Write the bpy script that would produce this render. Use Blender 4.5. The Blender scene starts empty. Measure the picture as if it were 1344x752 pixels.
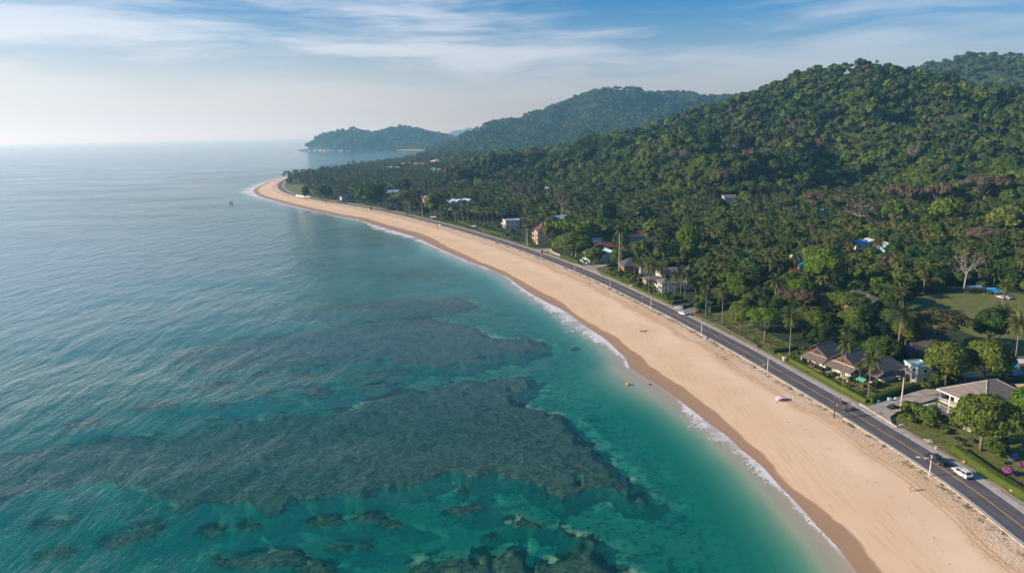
import bpy, bmesh, math, random
import numpy as np
from mathutils import Vector, Matrix
R_ = math.radians
scene = bpy.context.scene
rng = np.random.default_rng(7)
random.seed(7)
# ---------------------------------------------------------------- camera
FPX, CH = 896.0, 80.0
PITCH, ROLL = R_(12.68), R_(1.1)
_f = np.array([0, math.cos(PITCH), -math.sin(PITCH)]); _u = np.array([0, math.sin(PITCH), math.cos(PITCH)]); _r = np.array([1., 0, 0])
CU = math.cos(ROLL)*_u + math.sin(ROLL)*_r
CR = math.cos(ROLL)*_r - math.sin(ROLL)*_u
cam = bpy.data.objects.new('camera', bpy.data.cameras.new('camera'))
scene.collection.objects.link(cam)
cam.data.sensor_width = 36; cam.data.lens = 24.0
cam.data.clip_start = 1; cam.data.clip_end = 120000
M = Matrix.Identity(4)
for i in range(3):
    M[i][0] = CR[i]; M[i][1] = CU[i]; M[i][2] = -_f[i]
M[2][3] = CH
cam.matrix_world = M
scene.camera = cam
# ---------------------------------------------------------------- light
SUN_EL, SUN_AZ = R_(22.5), R_(-95)          # azimuth from +Y towards +X: the sun stands on the left
sd = np.array([math.sin(SUN_AZ)*math.cos(SUN_EL), math.cos(SUN_AZ)*math.cos(SUN_EL), math.sin(SUN_EL)])
sun = bpy.data.objects.new('sun', bpy.data.lights.new('sun', 'SUN'))
scene.collection.objects.link(sun)
sun.data.energy = 5.0; sun.data.angle = R_(0.55); sun.data.color = (1.0, 0.86, 0.68)
sun.rotation_euler = Vector(sd).to_track_quat('Z', 'Y').to_euler()
scene.view_settings.view_transform = 'Standard'; scene.view_settings.look = 'None'
scene.view_settings.exposure = 0.48; scene.view_settings.gamma = 1.0
scene.view_settings.use_curve_mapping = False

class NT:                                   # small node-tree helper
    def __init__(s, tree): s.t = tree; s.n = tree.nodes; s.l = tree.links
    def new(s, typ, **kw):
        n = s.n.new(typ)
        for k, v in kw.items():
            if k.startswith('i_'): s.set(n, k[2:], v)
            else: setattr(n, k, v)
        return n
    def set(s, n, key, v):
        sock = n.inputs[int(key)] if str(key).isdigit() else n.inputs[key.replace('__', ' ')]
        if hasattr(v, 'is_output') or isinstance(v, bpy.types.NodeSocket): s.l.new(v, sock)
        else:
            if sock.type == 'RGBA' and not isinstance(v, (int, float)) and len(v) == 3: v = (*v, 1)
            sock.default_value = v
    def math(s, op, a, b=0.0, c=0.0, clamp=False):
        n = s.n.new('ShaderNodeMath'); n.operation = op; n.use_clamp = clamp
        s.set(n, 0, a); s.set(n, 1, b)
        if op in ('MULTIPLY_ADD', 'SMOOTH_MIN', 'SMOOTH_MAX', 'WRAP'): s.set(n, 2, c)
        return n.outputs[0]
    def mix(s, f, a, b, typ='MIX'):
        n = s.n.new('ShaderNodeMix'); n.data_type = 'RGBA'; n.blend_type = typ; n.clamp_factor = True
        s.set(n, 0, f); s.set(n, 6, a); s.set(n, 7, b)
        return n.outputs[2]
    def sstep(s, x, a, b, lo=0.0, hi=1.0):
        n = s.n.new('ShaderNodeMapRange'); n.interpolation_type = 'SMOOTHSTEP'
        s.set(n, 0, x); s.set(n, 1, a); s.set(n, 2, b); s.set(n, 3, lo); s.set(n, 4, hi)
        return n.outputs[0]
    def attr(s, name): return s.new('ShaderNodeAttribute', attribute_name=name).outputs['Fac']
    def pos(s): return s.new('ShaderNodeNewGeometry').outputs['Position']
    def mapv(s, v, scale=(1, 1, 1), rot=(0, 0, 0), loc=(0, 0, 0)):
        n = s.new('ShaderNodeMapping'); s.set(n, 'Vector', v); n.inputs['Scale'].default_value = scale
        n.inputs['Rotation'].default_value = rot; n.inputs['Location'].default_value = loc
        return n.outputs[0]
    def noise(s, v, scale, detail=3.0, rough=0.55, dist=0.0, out='Fac'):
        n = s.new('ShaderNodeTexNoise'); s.set(n, 'Vector', v)
        n.inputs['Scale'].default_value = scale; n.inputs['Detail'].default_value = detail
        n.inputs['Roughness'].default_value = rough; n.inputs['Distortion'].default_value = dist
        return n.outputs[out]

world = bpy.data.worlds.new('World'); scene.world = world; world.use_nodes = True
w = NT(world.node_tree); w.n.clear()
sky = w.new('ShaderNodeTexSky', sky_type='NISHITA', sun_disc=False)
sky.sun_elevation = SUN_EL; sky.sun_rotation = SUN_AZ
sky.altitude = 50; sky.air_density = 1.0; sky.dust_density = 1.2; sky.ozone_density = 3.0
gen = w.new('ShaderNodeTexCoord').outputs['Generated']
sp = w.new('ShaderNodeSeparateXYZ'); w.set(sp, 0, gen)
az = w.math('ARCTAN2', sp.outputs[0], sp.outputs[1]); el = w.math('ARCSINE', sp.outputs[2])
cv = w.new('ShaderNodeCombineXYZ'); w.set(cv, 0, az); w.set(cv, 1, el); cvo = cv.outputs[0]
warp = w.noise(w.mapv(cvo, (2, 8, 1)), 1.3, 3, out='Color')
wv = w.new('ShaderNodeVectorMath', operation='MULTIPLY_ADD'); w.set(wv, 0, warp); wv.inputs[1].default_value = (.22, .05, 0); w.set(wv, 2, cvo)
c1 = w.noise(w.mapv(wv.outputs[0], (2.2, 17, 1), (0, 0, R_(-7)), (4.35, .55, 0)), 1.0, 8, 0.60)
c2 = w.noise(w.mapv(wv.outputs[0], (6, 60, 1), (0, 0, R_(-9)), (1.2, .3, 0)), 1.0, 6, 0.62)
cl = w.math('MULTIPLY_ADD', c2, 0.28, w.math('MULTIPLY', c1, 0.80))
cl = w.sstep(cl, 0.44, 0.66)
cl = w.math('MULTIPLY', w.math('MULTIPLY', cl, w.sstep(el, R_(1.0), R_(7.0))), w.sstep(el, R_(22), R_(13)))
sund = w.new('ShaderNodeVectorMath', operation='DOT_PRODUCT'); w.set(sund, 0, gen); sund.inputs[1].default_value = tuple(sd)
cl_col = w.mix(w.sstep(az, R_(-45), R_(45)), (7.4, 7.4, 7.6), (5.2, 5.7, 6.6))
hs = w.new('ShaderNodeHueSaturation', i_Saturation=1.75, i_Value=.82, i_Color=sky.outputs[0])
aer = w.mix(w.sstep(az, R_(-42), R_(25)), (5.9, 5.8, 5.7), (3.3, 3.75, 4.7))            # dusty air low over the sea, brighter towards the sun
low_ = w.math('MULTIPLY', w.math('EXPONENT', w.math('MULTIPLY', w.math('POWER', w.math('MULTIPLY', w.math('MAXIMUM', el, 0), 8.5), 2.0), -1.0)), w.sstep(az, R_(-46), R_(40), .92, .50))
base_sky = w.mix(low_, w.mix(1.0, hs.outputs[0], (1.0, .915, 1.08), 'MULTIPLY'), aer)
sk2 = w.mix(w.math('MULTIPLY', cl, w.sstep(az, R_(-5), R_(38), .55, .38)), base_sky, cl_col)
bg = w.new('ShaderNodeBackground'); w.set(bg, 'Color', sk2); bg.inputs['Strength'].default_value = 0.105
wo = w.new('ShaderNodeOutputWorld'); w.l.new(bg.outputs[0], wo.inputs[0])

scene.cycles.use_denoising = True
scene.cycles.max_bounces = 6; scene.cycles.diffuse_bounces = 2; scene.cycles.glossy_bounces = 2
scene.cycles.transmission_bounces = 2; scene.cycles.transparent_max_bounces = 8; scene.cycles.volume_bounces = 1
scene.cycles.caustics_reflective = False; scene.cycles.caustics_refractive = False
scene.cycles.sample_clamp_indirect = 6.0

# ---------------------------------------------------------------- materials
MATS = {}
def mat(name, col=(.5, .5, .5), rough=.7, metal=0.0, var=0.12, vscale=1.0, bump=0.0, bscale=4.0, spec=0.3):
    if name in MATS: return MATS[name]
    m = bpy.data.materials.new(name); m.use_nodes = True; t = NT(m.node_tree); t.n.clear()
    b = t.new('ShaderNodeBsdfPrincipled'); o = t.new('ShaderNodeOutputMaterial'); t.l.new(b.outputs[0], o.inputs[0])
    tc = t.new('ShaderNodeTexCoord').outputs['Object']
    nz = t.noise(tc, vscale, 4)
    c = t.mix(t.sstep(nz, .3, .7), tuple(x*(1-var) for x in col), tuple(min(1, x*(1+var)) for x in col))
    t.set(b, 'Base Color', c); b.inputs['Roughness'].default_value = rough; b.inputs['Metallic'].default_value = metal
    b.inputs['Specular IOR Level'].default_value = spec
    if bump:
        bp = t.new('ShaderNodeBump'); bp.inputs['Strength'].default_value = bump; bp.inputs['Distance'].default_value = .05
        t.set(bp, 'Height', t.noise(tc, bscale, 3)); t.l.new(bp.outputs[0], b.inputs['Normal'])
    MATS[name] = m
    return m

# ---------------------------------------------------------------- mesh helpers
COL = scene.collection
def me_from(name, V, Fc, smooth=False, attrs=None):
    me = bpy.data.meshes.new(name)
    V = np.asarray(V, dtype=np.float32)
    if isinstance(Fc, np.ndarray):
        n, k = Fc.shape
        me.vertices.add(len(V)); me.vertices.foreach_set('co', V.ravel())
        me.loops.add(n*k); me.loops.foreach_set('vertex_index', Fc.ravel().astype(np.int32))
        me.polygons.add(n); me.polygons.foreach_set('loop_start', np.arange(0, n*k, k, dtype=np.int32))
        me.update(calc_edges=True)
    else:
        me.from_pydata(V.tolist(), [], Fc); me.update()
    if smooth: me.polygons.foreach_set('use_smooth', [True]*len(me.polygons))
    for k, v in (attrs or {}).items():
        a = me.attributes.new(k, 'FLOAT', 'POINT'); a.data.foreach_set('value', np.asarray(v, dtype=np.float32))
    return me
def obj(name, me, m=None, parent=None, loc=None, rz=0):
    o = bpy.data.objects.new(name, me); COL.objects.link(o)
    if m is not None and me is not None and not me.materials: me.materials.append(m)
    if parent is not None: o.parent = parent
    if loc is not None: o.location = loc
    if rz: o.rotation_euler = (0, 0, rz)
    return o
def tag(o, label=None, cat=None, group=None, kind=None):
    for k, v in (('label', label), ('category', cat), ('group', group), ('kind', kind)):
        if v: o[k] = v
    return o
def thing(name, label, cat, loc, rz=0, group=None):
    return tag(obj(name, None, None, None, loc, rz), label, cat, group)
class MB:
    def __init__(s): s.v = []; s.f = []
    def add(s, V, Fc):
        k = len(s.v); s.v += [tuple(map(float, p)) for p in V]; s.f += [tuple(i+k for i in q) for q in Fc]; return s
    def box(s, c, d, rz=0, taper=1.0):
        cx, cy, cz = c; a, b, h = d[0]/2, d[1]/2, d[2]/2; ca, sa = math.cos(rz), math.sin(rz); P = []
        for z, t in ((-h, 1), (h, taper)):
            for x, y in ((-a, -b), (a, -b), (a, b), (-a, b)):
                x, y = x*t, y*t; P.append((cx+x*ca-y*sa, cy+x*sa+y*ca, cz+z))
        return s.add(P, [(3, 2, 1, 0), (4, 5, 6, 7), (0, 1, 5, 4), (1, 2, 6, 5), (2, 3, 7, 6), (3, 0, 4, 7)])
    def tube(s, pts, rad, n=6, cap=True):
        pts = [Vector(p) for p in pts]; k0 = len(s.v); m = len(pts)
        for i, p in enumerate(pts):
            d = (pts[min(i+1, m-1)]-pts[max(i-1, 0)]).normalized()
            a = d.orthogonal().normalized() if abs(d.z) < .99 else Vector((1, 0, 0))
            a = (a-d*a.dot(d)).normalized(); b = d.cross(a)
            r = rad[i] if hasattr(rad, '__len__') else rad
            for j in range(n):
                t = 2*math.pi*j/n; q = p+(a*math.cos(t)+b*math.sin(t))*r; s.v.append(tuple(q))
        for i in range(m-1):
            for j in range(n):
                s.f.append((k0+i*n+j, k0+i*n+(j+1) % n, k0+(i+1)*n+(j+1) % n, k0+(i+1)*n+j))
        if cap: s.f.append(tuple(k0+j for j in range(n))[::-1]); s.f.append(tuple(k0+(m-1)*n+j for j in range(n)))
        return s
    def prism(s, poly, z0, z1, top=None):
        n = len(poly); tp = top or poly
        return s.add([(x, y, z0) for x, y in poly]+[(x, y, z1) for x, y in tp],
                     [tuple(range(n))[::-1], tuple(range(n, 2*n))]+[(i, (i+1) % n, n+(i+1) % n, n+i) for i in range(n)])
    def build(s, name, m, parent=None, smooth=False, loc=None, rz=0):
        return obj(name, me_from(name, s.v, s.f, smooth), m, parent, loc, rz)

# ---------------------------------------------------------------- survey of the place (metres)
def G(x, y, z=2.0):                         # photo pixel -> ground point at height z
    d = _f*FPX + CR*(x-672) + CU*(376-y); t = (z-CH)/d[2]
    return np.array([0, 0, CH]) + d*t
def RAY(x, y, dist):                        # point at horizontal distance dist on the ray
    d = _f*FPX + CR*(x-672) + CU*(376-y); t = dist/math.hypot(d[0], d[1])
    return np.array([0, 0, CH]) + d*t
def PX(P):
    d = np.asarray(P, float)-[0, 0, CH]; k = d@_f
    return 672+FPX*(d@CR)/k, 376-FPX*(d@CU)/k
def ppm(x, y, z=2.0):                       # photo pixels per metre at a ground point
    return FPX/((G(x, y, z)-[0, 0, CH])@_f)
def gp(pts, z=2.0): return np.array([G(x, y, z)[:2] for x, y in pts])
def smooth_line(P, step, closed=False):
    P = np.asarray(P, float); Q = np.vstack([2*P[0]-P[1], P, 2*P[-1]-P[-2]]); out = []
    for i in range(1, len(Q)-2):
        a, b, c, d = Q[i-1], Q[i], Q[i+1], Q[i+2]; n = max(1, int(np.linalg.norm(c-b)/step))
        for k in range(n):
            t = k/n; out.append(.5*((2*b)+(c-a)*t+(2*a-5*b+4*c-d)*t*t+(3*b-a-3*c+d)*t**3))
    out.append(P[-1]); return np.array(out)
SHORE_PX = [(1126, 752), (1101, 718), (1074, 691), (1048, 661), (1021, 634), (1002, 612), (974, 590), (955, 572), (932, 556), (912, 540), (895, 527), (878, 515), (862, 504),
 (843, 493), (826, 482), (822, 470), (812, 461), (799, 448), (788, 440), (772, 430), (743, 409), (719, 397), (700, 387), (683, 376), (665, 363), (646.5, 355), (630.5, 348.5), (618.5, 344.5),
 (606.6, 339), (593, 333.5), (573, 324.5), (549, 313), (538, 309), (520, 304), (504, 299), (488, 294), (472, 289), (456, 286), (437, 283), (416, 278), (394.5, 273), (373, 267.5), (352, 261.5), (339, 257),
 (333, 252), (334, 248.4), (341, 244), (352, 239.4), (362.5, 235.6), (376, 232.7), (400, 229), (440, 223), (480, 219), (520, 215), (548, 211.5), (566, 208)]
sh = smooth_line(gp(SHORE_PX, 0), 6)
d0 = sh[0]-sh[3]; d0 /= np.linalg.norm(d0)
near = [sh[0]+d0*(700.)]
far = [(-335, 2450), (-345, 2850), (-190, 3080), (40, 3300), tuple(G(655, 195.5, 0)[:2]), tuple(G(620, 197.2, 0)[:2]), tuple(G(590, 197.6, 0)[:2]), tuple(G(558, 197.6, 0)[:2]), tuple(G(521, 197.4, 0)[:2]), tuple(G(480, 198.4, 0)[:2]), tuple(G(440, 198.6, 0)[:2]),
       tuple(G(412, 198.2, 0)[:2]), (-1190, 4050), (-1190, 4500), (-700, 5200), (-900, 6500), (-1500, 9000), (-2200, 13000), (20000, 14000), (20000, -300)]
COAST = np.vstack([near, sh, np.array(far)])
far_i = len(near)+len(sh)
def seg_dist(P, A, B):
    """distance of points P to polyline segments A->B: (dist, index, t)"""
    best = np.full(len(P), 1e18); bi = np.zeros(len(P), int); bt = np.zeros(len(P))
    for i in range(len(A)):
        ab = B[i]-A[i]; L = max(ab@ab, 1e-9); t = np.clip(((P-A[i])@ab)/L, 0, 1)
        d = ((P-A[i]-t[:, None]*ab)**2).sum(1); m = d < best
        best[m] = d[m]; bi[m] = i; bt[m] = t[m]
    return np.sqrt(best), bi, bt
def in_poly(P, poly):
    x, y = P[:, 0], P[:, 1]; c = np.zeros(len(P), bool); n = len(poly)
    for i in range(n):
        x1, y1 = poly[i]; x2, y2 = poly[(i+1) % n]
        if y1 == y2: continue
        m = ((y1 > y) != (y2 > y)) & (x < (x2-x1)*(y-y1)/(y2-y1)+x1); c ^= m
    return c
def sdf(P, poly):                           # positive inside
    poly = np.asarray(poly, float); d, _, _ = seg_dist(P, poly, np.roll(poly, -1, 0))
    return np.where(in_poly(P, poly), d, -d)
ROAD_PX = [(1343.6, 692), (1317, 668.5), (1293, 652), (1261.6, 629), (1234.6, 611.5), (1211, 597.5), (1182, 579.7), (1146, 558), (1119.7, 541.5), (1093, 526.5), (1066.5, 511.5), (1040, 496), (1013, 480.5), (979.7, 461.5), (953, 447.5), (926.5, 433.3), (900, 419.5),
 (873, 406), (853, 396.5), (826, 383.5), (800, 371), (773, 359.5), (746.6, 348.8), (713, 336), (686.4, 326.5), (660, 317.8), (633, 309.6), (606.6, 301.8), (580, 294.5), (546, 286), (520, 279.8), (493, 274.4), (466.6, 269.6), (447.6, 266.6), (426, 263.4), (405, 260),
 (388, 256.2), (375.5, 252), (369, 247.5), (367.3, 243.8), (369, 240), (374, 237), (381, 234.6), (398, 231.8), (430, 228), (480, 222.5)]
road = smooth_line(gp(ROAD_PX, 2.2), 3)
# light fairing of the traced centre line
for _ in range(14): road[1:-1] = .5*road[1:-1]+.25*(road[:-2]+road[2:])
d1 = road[0]-road[4]; d1 /= np.linalg.norm(d1)
nn0 = np.array([d1[1], -d1[0]])
road = np.vstack([[road[0]+d1*s+nn0*(s*s*0.0006) for s in (160, 120, 90, 60, 30, 12)], road])
# terrain
RIDGES = [
 # pts (px, py, dist), width front/back, power
 ([(560, 209, 2050), (600, 207, 1950), (640, 211, 1650), (687, 209, 1500), (739, 199, 1420), (800, 196, 1350), (848, 197, 1300), (880, 192, 1275), (917, 172, 1250), (951, 154, 1230), (999, 129, 1200), (1060, 109, 1170), (1095, 96, 1155), (1120, 92, 1150), (1160, 97, 1150), (1190, 105, 1150), (1212, 125, 1145), (1242, 147, 1140), (1277, 168, 1130), (1311, 183, 1110), (1344, 190, 1090), (1430, 196, 1060), (1560, 190, 1050)], 385, 1.0),
 ([(1120, 128, 2500), (1180, 101, 2450), (1215, 91, 2400), (1250, 83, 2350), (1280, 77, 2300), (1344, 78, 2250), (1430, 83, 2200), (1560, 80, 2150)], 560, 1.15),
 ([(566, 205, 2600), (590, 197, 2700), (626, 191, 2850), (677, 176.5, 3050), (704, 160, 3150), (732, 146, 3200), (773, 127, 3250), (793, 120, 3250), (834.5, 118, 3250), (848, 124, 3300), (869, 123, 3350), (903, 125, 3400), (927, 130.5, 3450), (965, 128.5, 3450), (999, 125, 3450), (1060, 122, 3450), (1200, 130, 3450)], 640, 1.1),
 ([(414, 188, 4150), (431, 179.5, 4200), (448, 175, 4200), (465, 172, 4200), (477.5, 175, 4200), (487, 177, 4200), (501.5, 177, 4250), (513, 171.5, 4300), (527, 169, 4300), (544, 172, 4300), (564, 179, 4300), (578, 184.5, 4350), (595, 187, 4400), (640, 188, 4500)], 330, 0.8),
 ([(560, 176.5, 10500), (578, 175, 10500), (599, 177, 10500), (620, 174.3, 10600), (646, 168.3, 10700), (660, 164, 10800), (677, 159.5, 10900), (690, 155.5, 11000), (701, 152.5, 11000), (720, 150, 11000), (780, 152, 11000), (900, 158, 11000)], 1500, 1.1),
 ([(580, 184, 6500), (600, 181.5, 6500), (625, 182, 6500), (650, 178.5, 6500), (680, 177, 6500), (760, 170, 6500)], 800, 1.0),
]
RID = []
for pts, wd, pw in RIDGES:
    P = np.array([RAY(*p) for p in pts]); RID.append((P, wd, pw))
from mathutils import noise as mn
def vnoise(x, y, s, seed=0.0):              # cheap smooth pseudo-noise, numpy
    r = np.zeros_like(x); k = np.random.default_rng(int(seed*10)+3)
    for i in range(7):
        a = k.uniform(0, 2*np.pi); fr = k.uniform(.7, 1.5)/s; ph = k.uniform(0, 6.28, 2)
        u = (x*np.cos(a)+y*np.sin(a))*2*np.pi*fr; v = (-x*np.sin(a)+y*np.cos(a))*2*np.pi*fr
        r += np.sin(u+ph[0]+1.3*np.sin(v*.7+ph[1]))
    return r/7*1.6
def hills(P):
    out = np.zeros(len(P)); X, Y = P[:, 0], P[:, 1]
    for k, (C, wd, pw) in enumerate(RID):
        A = C[:-1, :2]; B = C[1:, :2]
        m = (X > C[:, 0].min()-2*wd) & (X < C[:, 0].max()+2*wd) & (Y > C[:, 1].min()-2*wd) & (Y < C[:, 1].max()+2*wd)
        if not m.any(): continue
        Q = P[m]; wn = wd*(1+.25*vnoise(Q[:, 0], Q[:, 1], wd*.9, k))
        h = np.zeros(len(Q)); q = np.zeros(len(Q))
        for j in range(len(A)):
            ab = B[j]-A[j]; t = np.clip(((Q-A[j])@ab)/(ab@ab), 0, 1)
            d = np.sqrt(((Q-A[j]-t[:, None]*ab)**2).sum(1)); z = C[j, 2]*(1-t)+C[j+1, 2]*t
            qq = np.clip(1-d/(wn*np.clip(.35+z/150, .45, 1.25)), 0, 1); hh = z*qq**pw
            h = np.maximum(h, hh); q = np.maximum(q, qq)
        z = h
        # spurs and gullies run down the slope
        g = -np.abs(vnoise(Q[:, 0], Q[:, 1], wd*.62, k+20))*(.80 if k in (0, 1, 2) else .45)+.06-np.abs(vnoise(Q[:, 0], Q[:, 1], wd*.26, k+40))*.20
        h = h*(1+np.minimum(g, 0)*np.clip(5*(1-q), 0, 1))
        h = h*(q > 0)
        out[m] = np.maximum(out[m], h)+.12*np.minimum(out[m], h)*0
    return out
def ground_fields(P):
    ds = sdf(P, COAST)
    dr, ri, rt = seg_dist(P, road[:-1], road[1:])
    tx = road[ri+1]-road[ri]; side = tx[:, 0]*(P[:, 1]-road[ri, 1])-tx[:, 1]*(P[:, 0]-road[ri, 0])
    dr = np.where(side > 0, -dr, dr)        # filled below so that the land side is positive
    return ds, dr, ri
def height(P, flds=None):
    ds, dr, ri = flds if flds is not None else ground_fields(P)
    X, Y = P[:, 0], P[:, 1]
    adr = np.abs(dr)
    beach = (dr < 0) & (adr < 500) & (Y < 2000)
    t = np.where(beach, np.clip(ds/np.maximum(ds+np.maximum(adr-5.5, 0), .1), 0, 1), 1)
    zb = 1.95*np.clip(t*1.12, 0, 1)**.85
    inl = np.clip(1.95+np.clip((dr-8)*.012, 0, 3.0), 0, 5)
    z = np.where(beach, zb, np.where(Y < 2000, np.minimum(inl, .3+ds*.12+1.7*(np.abs(dr) < 60)), np.clip(ds*.05, 0, 6)))
    hl = hills(P)*np.clip(ds/60., 0, 1)**.6*np.clip((np.abs(dr)-25)/120., 0, 1)
    z = np.maximum(z, 0)+hl
    dep = np.where(ds < 0, -ds, 0)
    zs = -((.040*np.minimum(dep, 5)+.165*np.clip(dep-5, 0, 18))*(1-.72*np.exp(-((Y-207)/17.)**2)*(dep < 400)*np.exp(-dep/26.))+.02*np.clip(dep-46, 0, 400))
    return np.where(ds > 0, z, zs)
# which side is land?
_t = np.array([[400., 500.]]); _s = ground_fields(_t)[1][0]
SGN = 1.0 if _s > 0 else -1.0
_gf0 = ground_fields
def ground_fields(P):
    a, b, c = _gf0(P); return a, b*SGN, c
def gz(x, y): return float(height(np.array([[x, y]], float))[0])
def GG(px, py):                             # pixel -> first ground point met along its ray
    g = G(px, py, 0.0); g = g if 0 < g[1] < 9000 else RAY(px, py, 9000.)
    c = np.array([0, 0, CH]); T = np.linspace(.15, 1.0, 700)[:, None]; Q = c+(g-c)*T
    h = np.maximum(height(Q[:, :2]), 0); b = np.nonzero(Q[:, 2] <= h)[0]; i = max(int(b[0]), 1) if len(b) else 699
    u, v = Q[i-1], Q[i]; e0, e1 = u[2]-h[i-1], v[2]-h[i]; t = e0/max(e0-e1, 1e-6); p = u+(v-u)*min(max(t, 0), 1)
    return np.array([p[0], p[1], gz(p[0], p[1])])
# ---------------------------------------------------------------- reefs (traced outlines on the sea bed)
REEFS = [
 [(-400, 640), (-100, 600), (60, 585), (125, 577), (225, 566), (310, 555), (380, 538), (405, 539), (450, 531), (525, 510), (590, 497), (650, 492), (700, 494), (716, 499), (704, 511), (684, 527), (737, 540), (759, 566), (800, 600), (845, 628), (866, 655), (845, 668), (824, 667), (795, 650), (762, 657),
  (737, 667), (716, 650), (714, 639), (690, 632), (672, 631), (636, 633), (590, 633), (560, 640), (530, 648), (500, 650), (475, 661), (440, 657), (400, 656), (390, 668), (360, 678), (345, 672), (300, 666), (250, 671), (190, 663), (150, 645), (65, 651), (-100, 690), (-400, 720)],
 [(200, 478), (260, 455), (330, 440), (450, 426), (520, 419), (568, 414), (615, 424), (652, 441), (690, 440), (709, 445), (722, 457), (700, 464), (675, 470), (624, 481), (580, 484), (500, 478), (450, 482), (420, 484), (350, 486), (260, 492)],
 [(380, 407), (450, 398), (520, 389), (600, 388), (628, 394), (615, 403), (580, 409), (500, 413), (420, 414)],
 [(505, 770), (505, 742), (540, 727), (580, 722), (612, 716), (640, 713), (672, 718), (700, 722), (745, 722), (765, 715), (745, 709), (735, 698), (700, 697), (668, 694), (641, 688), (645, 682), (690, 677), (720, 681), (735, 688), (772, 688), (775, 694), (800, 702), (826, 705), (822, 713), (790, 722), (810, 735), (845, 745), (850, 775)],
]
REEF_W = [gp(r, -.6) for r in REEFS]
REEF_PATCHES = [  # centre px, half width px, half height px, tilt
 (347, 495, 17, 4, 0), (395, 495, 16, 6, 0), (495, 496, 42, 4, -8), (487, 510, 42, 4, -6), (400, 512, 17, 4, 0), (421, 520, 18, 7, -12), (347, 518, 18, 4, 3), (285, 536, 14, 4, 4), (282, 553, 15, 4, -4), (287, 511, 32, 6, -6), (205, 536, 30, 6, -6),
 (110, 560, 30, 6, -8), (72, 690, 36, 8, -9), (174, 706, 48, 13, -17), (74, 731, 32, 9, -8), (279, 701, 19, 9, -8), (327, 694, 17, 7, -10), (428, 688, 26, 8, -6), (480, 682, 24, 7, -3), (514, 691, 18, 8, -3), (609, 672, 28, 8, -8),
 (445, 721, 18, 7, -4), (481, 720, 12, 6, 0), (286, 737, 12, 7, 0), (608, 647, 8, 5, 0), (350, 738, 62, 13, -6), (415, 750, 28, 12, 0), (192, 675, 10, 4, 0), (646, 709, 8, 4, 0), (755, 457, 4.5, .9, -4), (712, 649, 7, 3, 0)]
# ---------------------------------------------------------------- wet sand and foam along the shore
def prof_from(pairs):                       # pairs of pixels -> (world Y, distance to shore)
    P = gp(pairs, 0.3); d = np.abs(sdf(P, COAST)); o = np.argsort(P[:, 1]); return P[o, 1], d[o]
WET = prof_from([(1158, 752), (1108, 691), (1061, 655), (1021, 619), (1001, 597), (970, 567), (940, 543), (910, 520), (895, 508), (879.6, 499), (863.6, 488), (848, 474), (833, 463), (814, 447), (804, 440), (788, 431), (755, 412), (731, 393), (697, 376), (671, 361), (640, 347), (593, 327), (549, 306), (504, 294), (437, 279), (345, 256)])
FOAM_Y = np.array([0, 108, 122, 140, 150, 165, 175, 186, 196, 204, 210, 222, 226, 238, 255, 272, 300, 330, 380, 440, 500, 560, 600, 640, 700, 850, 960, 1000, 1050, 1150, 1300, 3000.])
FOAM_W = np.array([.9, .9, 1.0, 1.6, 3.0, 4.5, 5.5, 3.0, .2, .05, .0, .0, 1.6, 2.8, 5.5, 8.0, 7.5, 3.5, 1.8, 2.6, 3.0, 9.0, 12., 3.0, 2.5, 4.0, 9.0, 18., 22., 14., 6.0, 3.0])
# ---------------------------------------------------------------- land use zones (px outlines on the ground)
LAWNS = [[(1188, 402), (1205, 392), (1235, 388), (1290, 385), (1360, 392), (1430, 405), (1430, 470), (1345, 474), (1318, 462), (1300, 450), (1240, 430), (1200, 416)],
 [(930, 413), (962, 404), (992, 418), (978, 441)], [(975, 440), (992, 430), (1045, 455), (1038, 468), (1022, 466)],
 [(1028, 470), (1058, 457), (1120, 475), (1200, 502), (1180, 515), (1140, 523)],
 [(1166, 550), (1178, 541), (1232, 526), (1344, 545), (1420, 600), (1420, 700), (1344, 652), (1290, 615), (1220, 580)],
 [(714, 287), (716, 278), (775, 277), (780, 284), (745, 289)], [(1176, 308), (1182, 301), (1198, 301), (1200, 307)],
 [(374, 253), (372, 246), (377, 242), (408, 243), (410, 251), (396, 254)],
 [(782, 353), (800, 350), (880, 385), (903, 396), (880, 398.5), (830, 373)], [(1290, 465), (1344, 470), (1430, 480), (1430, 495), (1300, 480)]]
LAWN_W = [gp(l, 2.2) for l in LAWNS]
# ---------------------------------------------------------------- one polar sheet for the ground and sea bed
def polar(r0, r1, nr, a0, a1, na):
    rr = r0*(r1/r0)**(np.arange(nr)/(nr-1)); aa = np.linspace(R_(a0), R_(a1), na)
    X = rr[:, None]*np.sin(aa)[None]; Y = rr[:, None]*np.cos(aa)[None]
    P = np.stack([X.ravel(), Y.ravel()], 1)
    i = np.arange(nr-1)[:, None]*na+np.arange(na-1)[None]
    Fc = np.stack([i, i+1, i+na+1, i+na], -1).reshape(-1, 4)
    return P, Fc
PQ, PF = polar(55, 34000, 560, -64, 64, 860)
ds, dr, ri = ground_fields(PQ)
Z = height(PQ, (ds, dr, ri))
reef = np.full(len(PQ), -60.0)
nearm = (PQ[:, 1] < 420) & (ds < 5) & (PQ[:, 0] > -420)
for rw in REEF_W:
    reef[nearm] = np.maximum(reef[nearm], sdf(PQ[nearm], rw))
rn = vnoise(PQ[:, 0], PQ[:, 1], 14, 5)*2.4+vnoise(PQ[:, 0], PQ[:, 1], 5, 6)*1.2+vnoise(PQ[:, 0], PQ[:, 1], 40, 7)*2.2-2.0*np.clip(vnoise(PQ[:, 0], PQ[:, 1], 9, 8)-.55, 0, 1)*9*np.clip((PQ[:, 0]+60)/60, 0, 1)
reef = np.where(reef > -59, reef+rn, reef)
up = 1/(1+np.exp(-(reef-1.8)*1.4))
reef_w = reef.copy()
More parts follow.
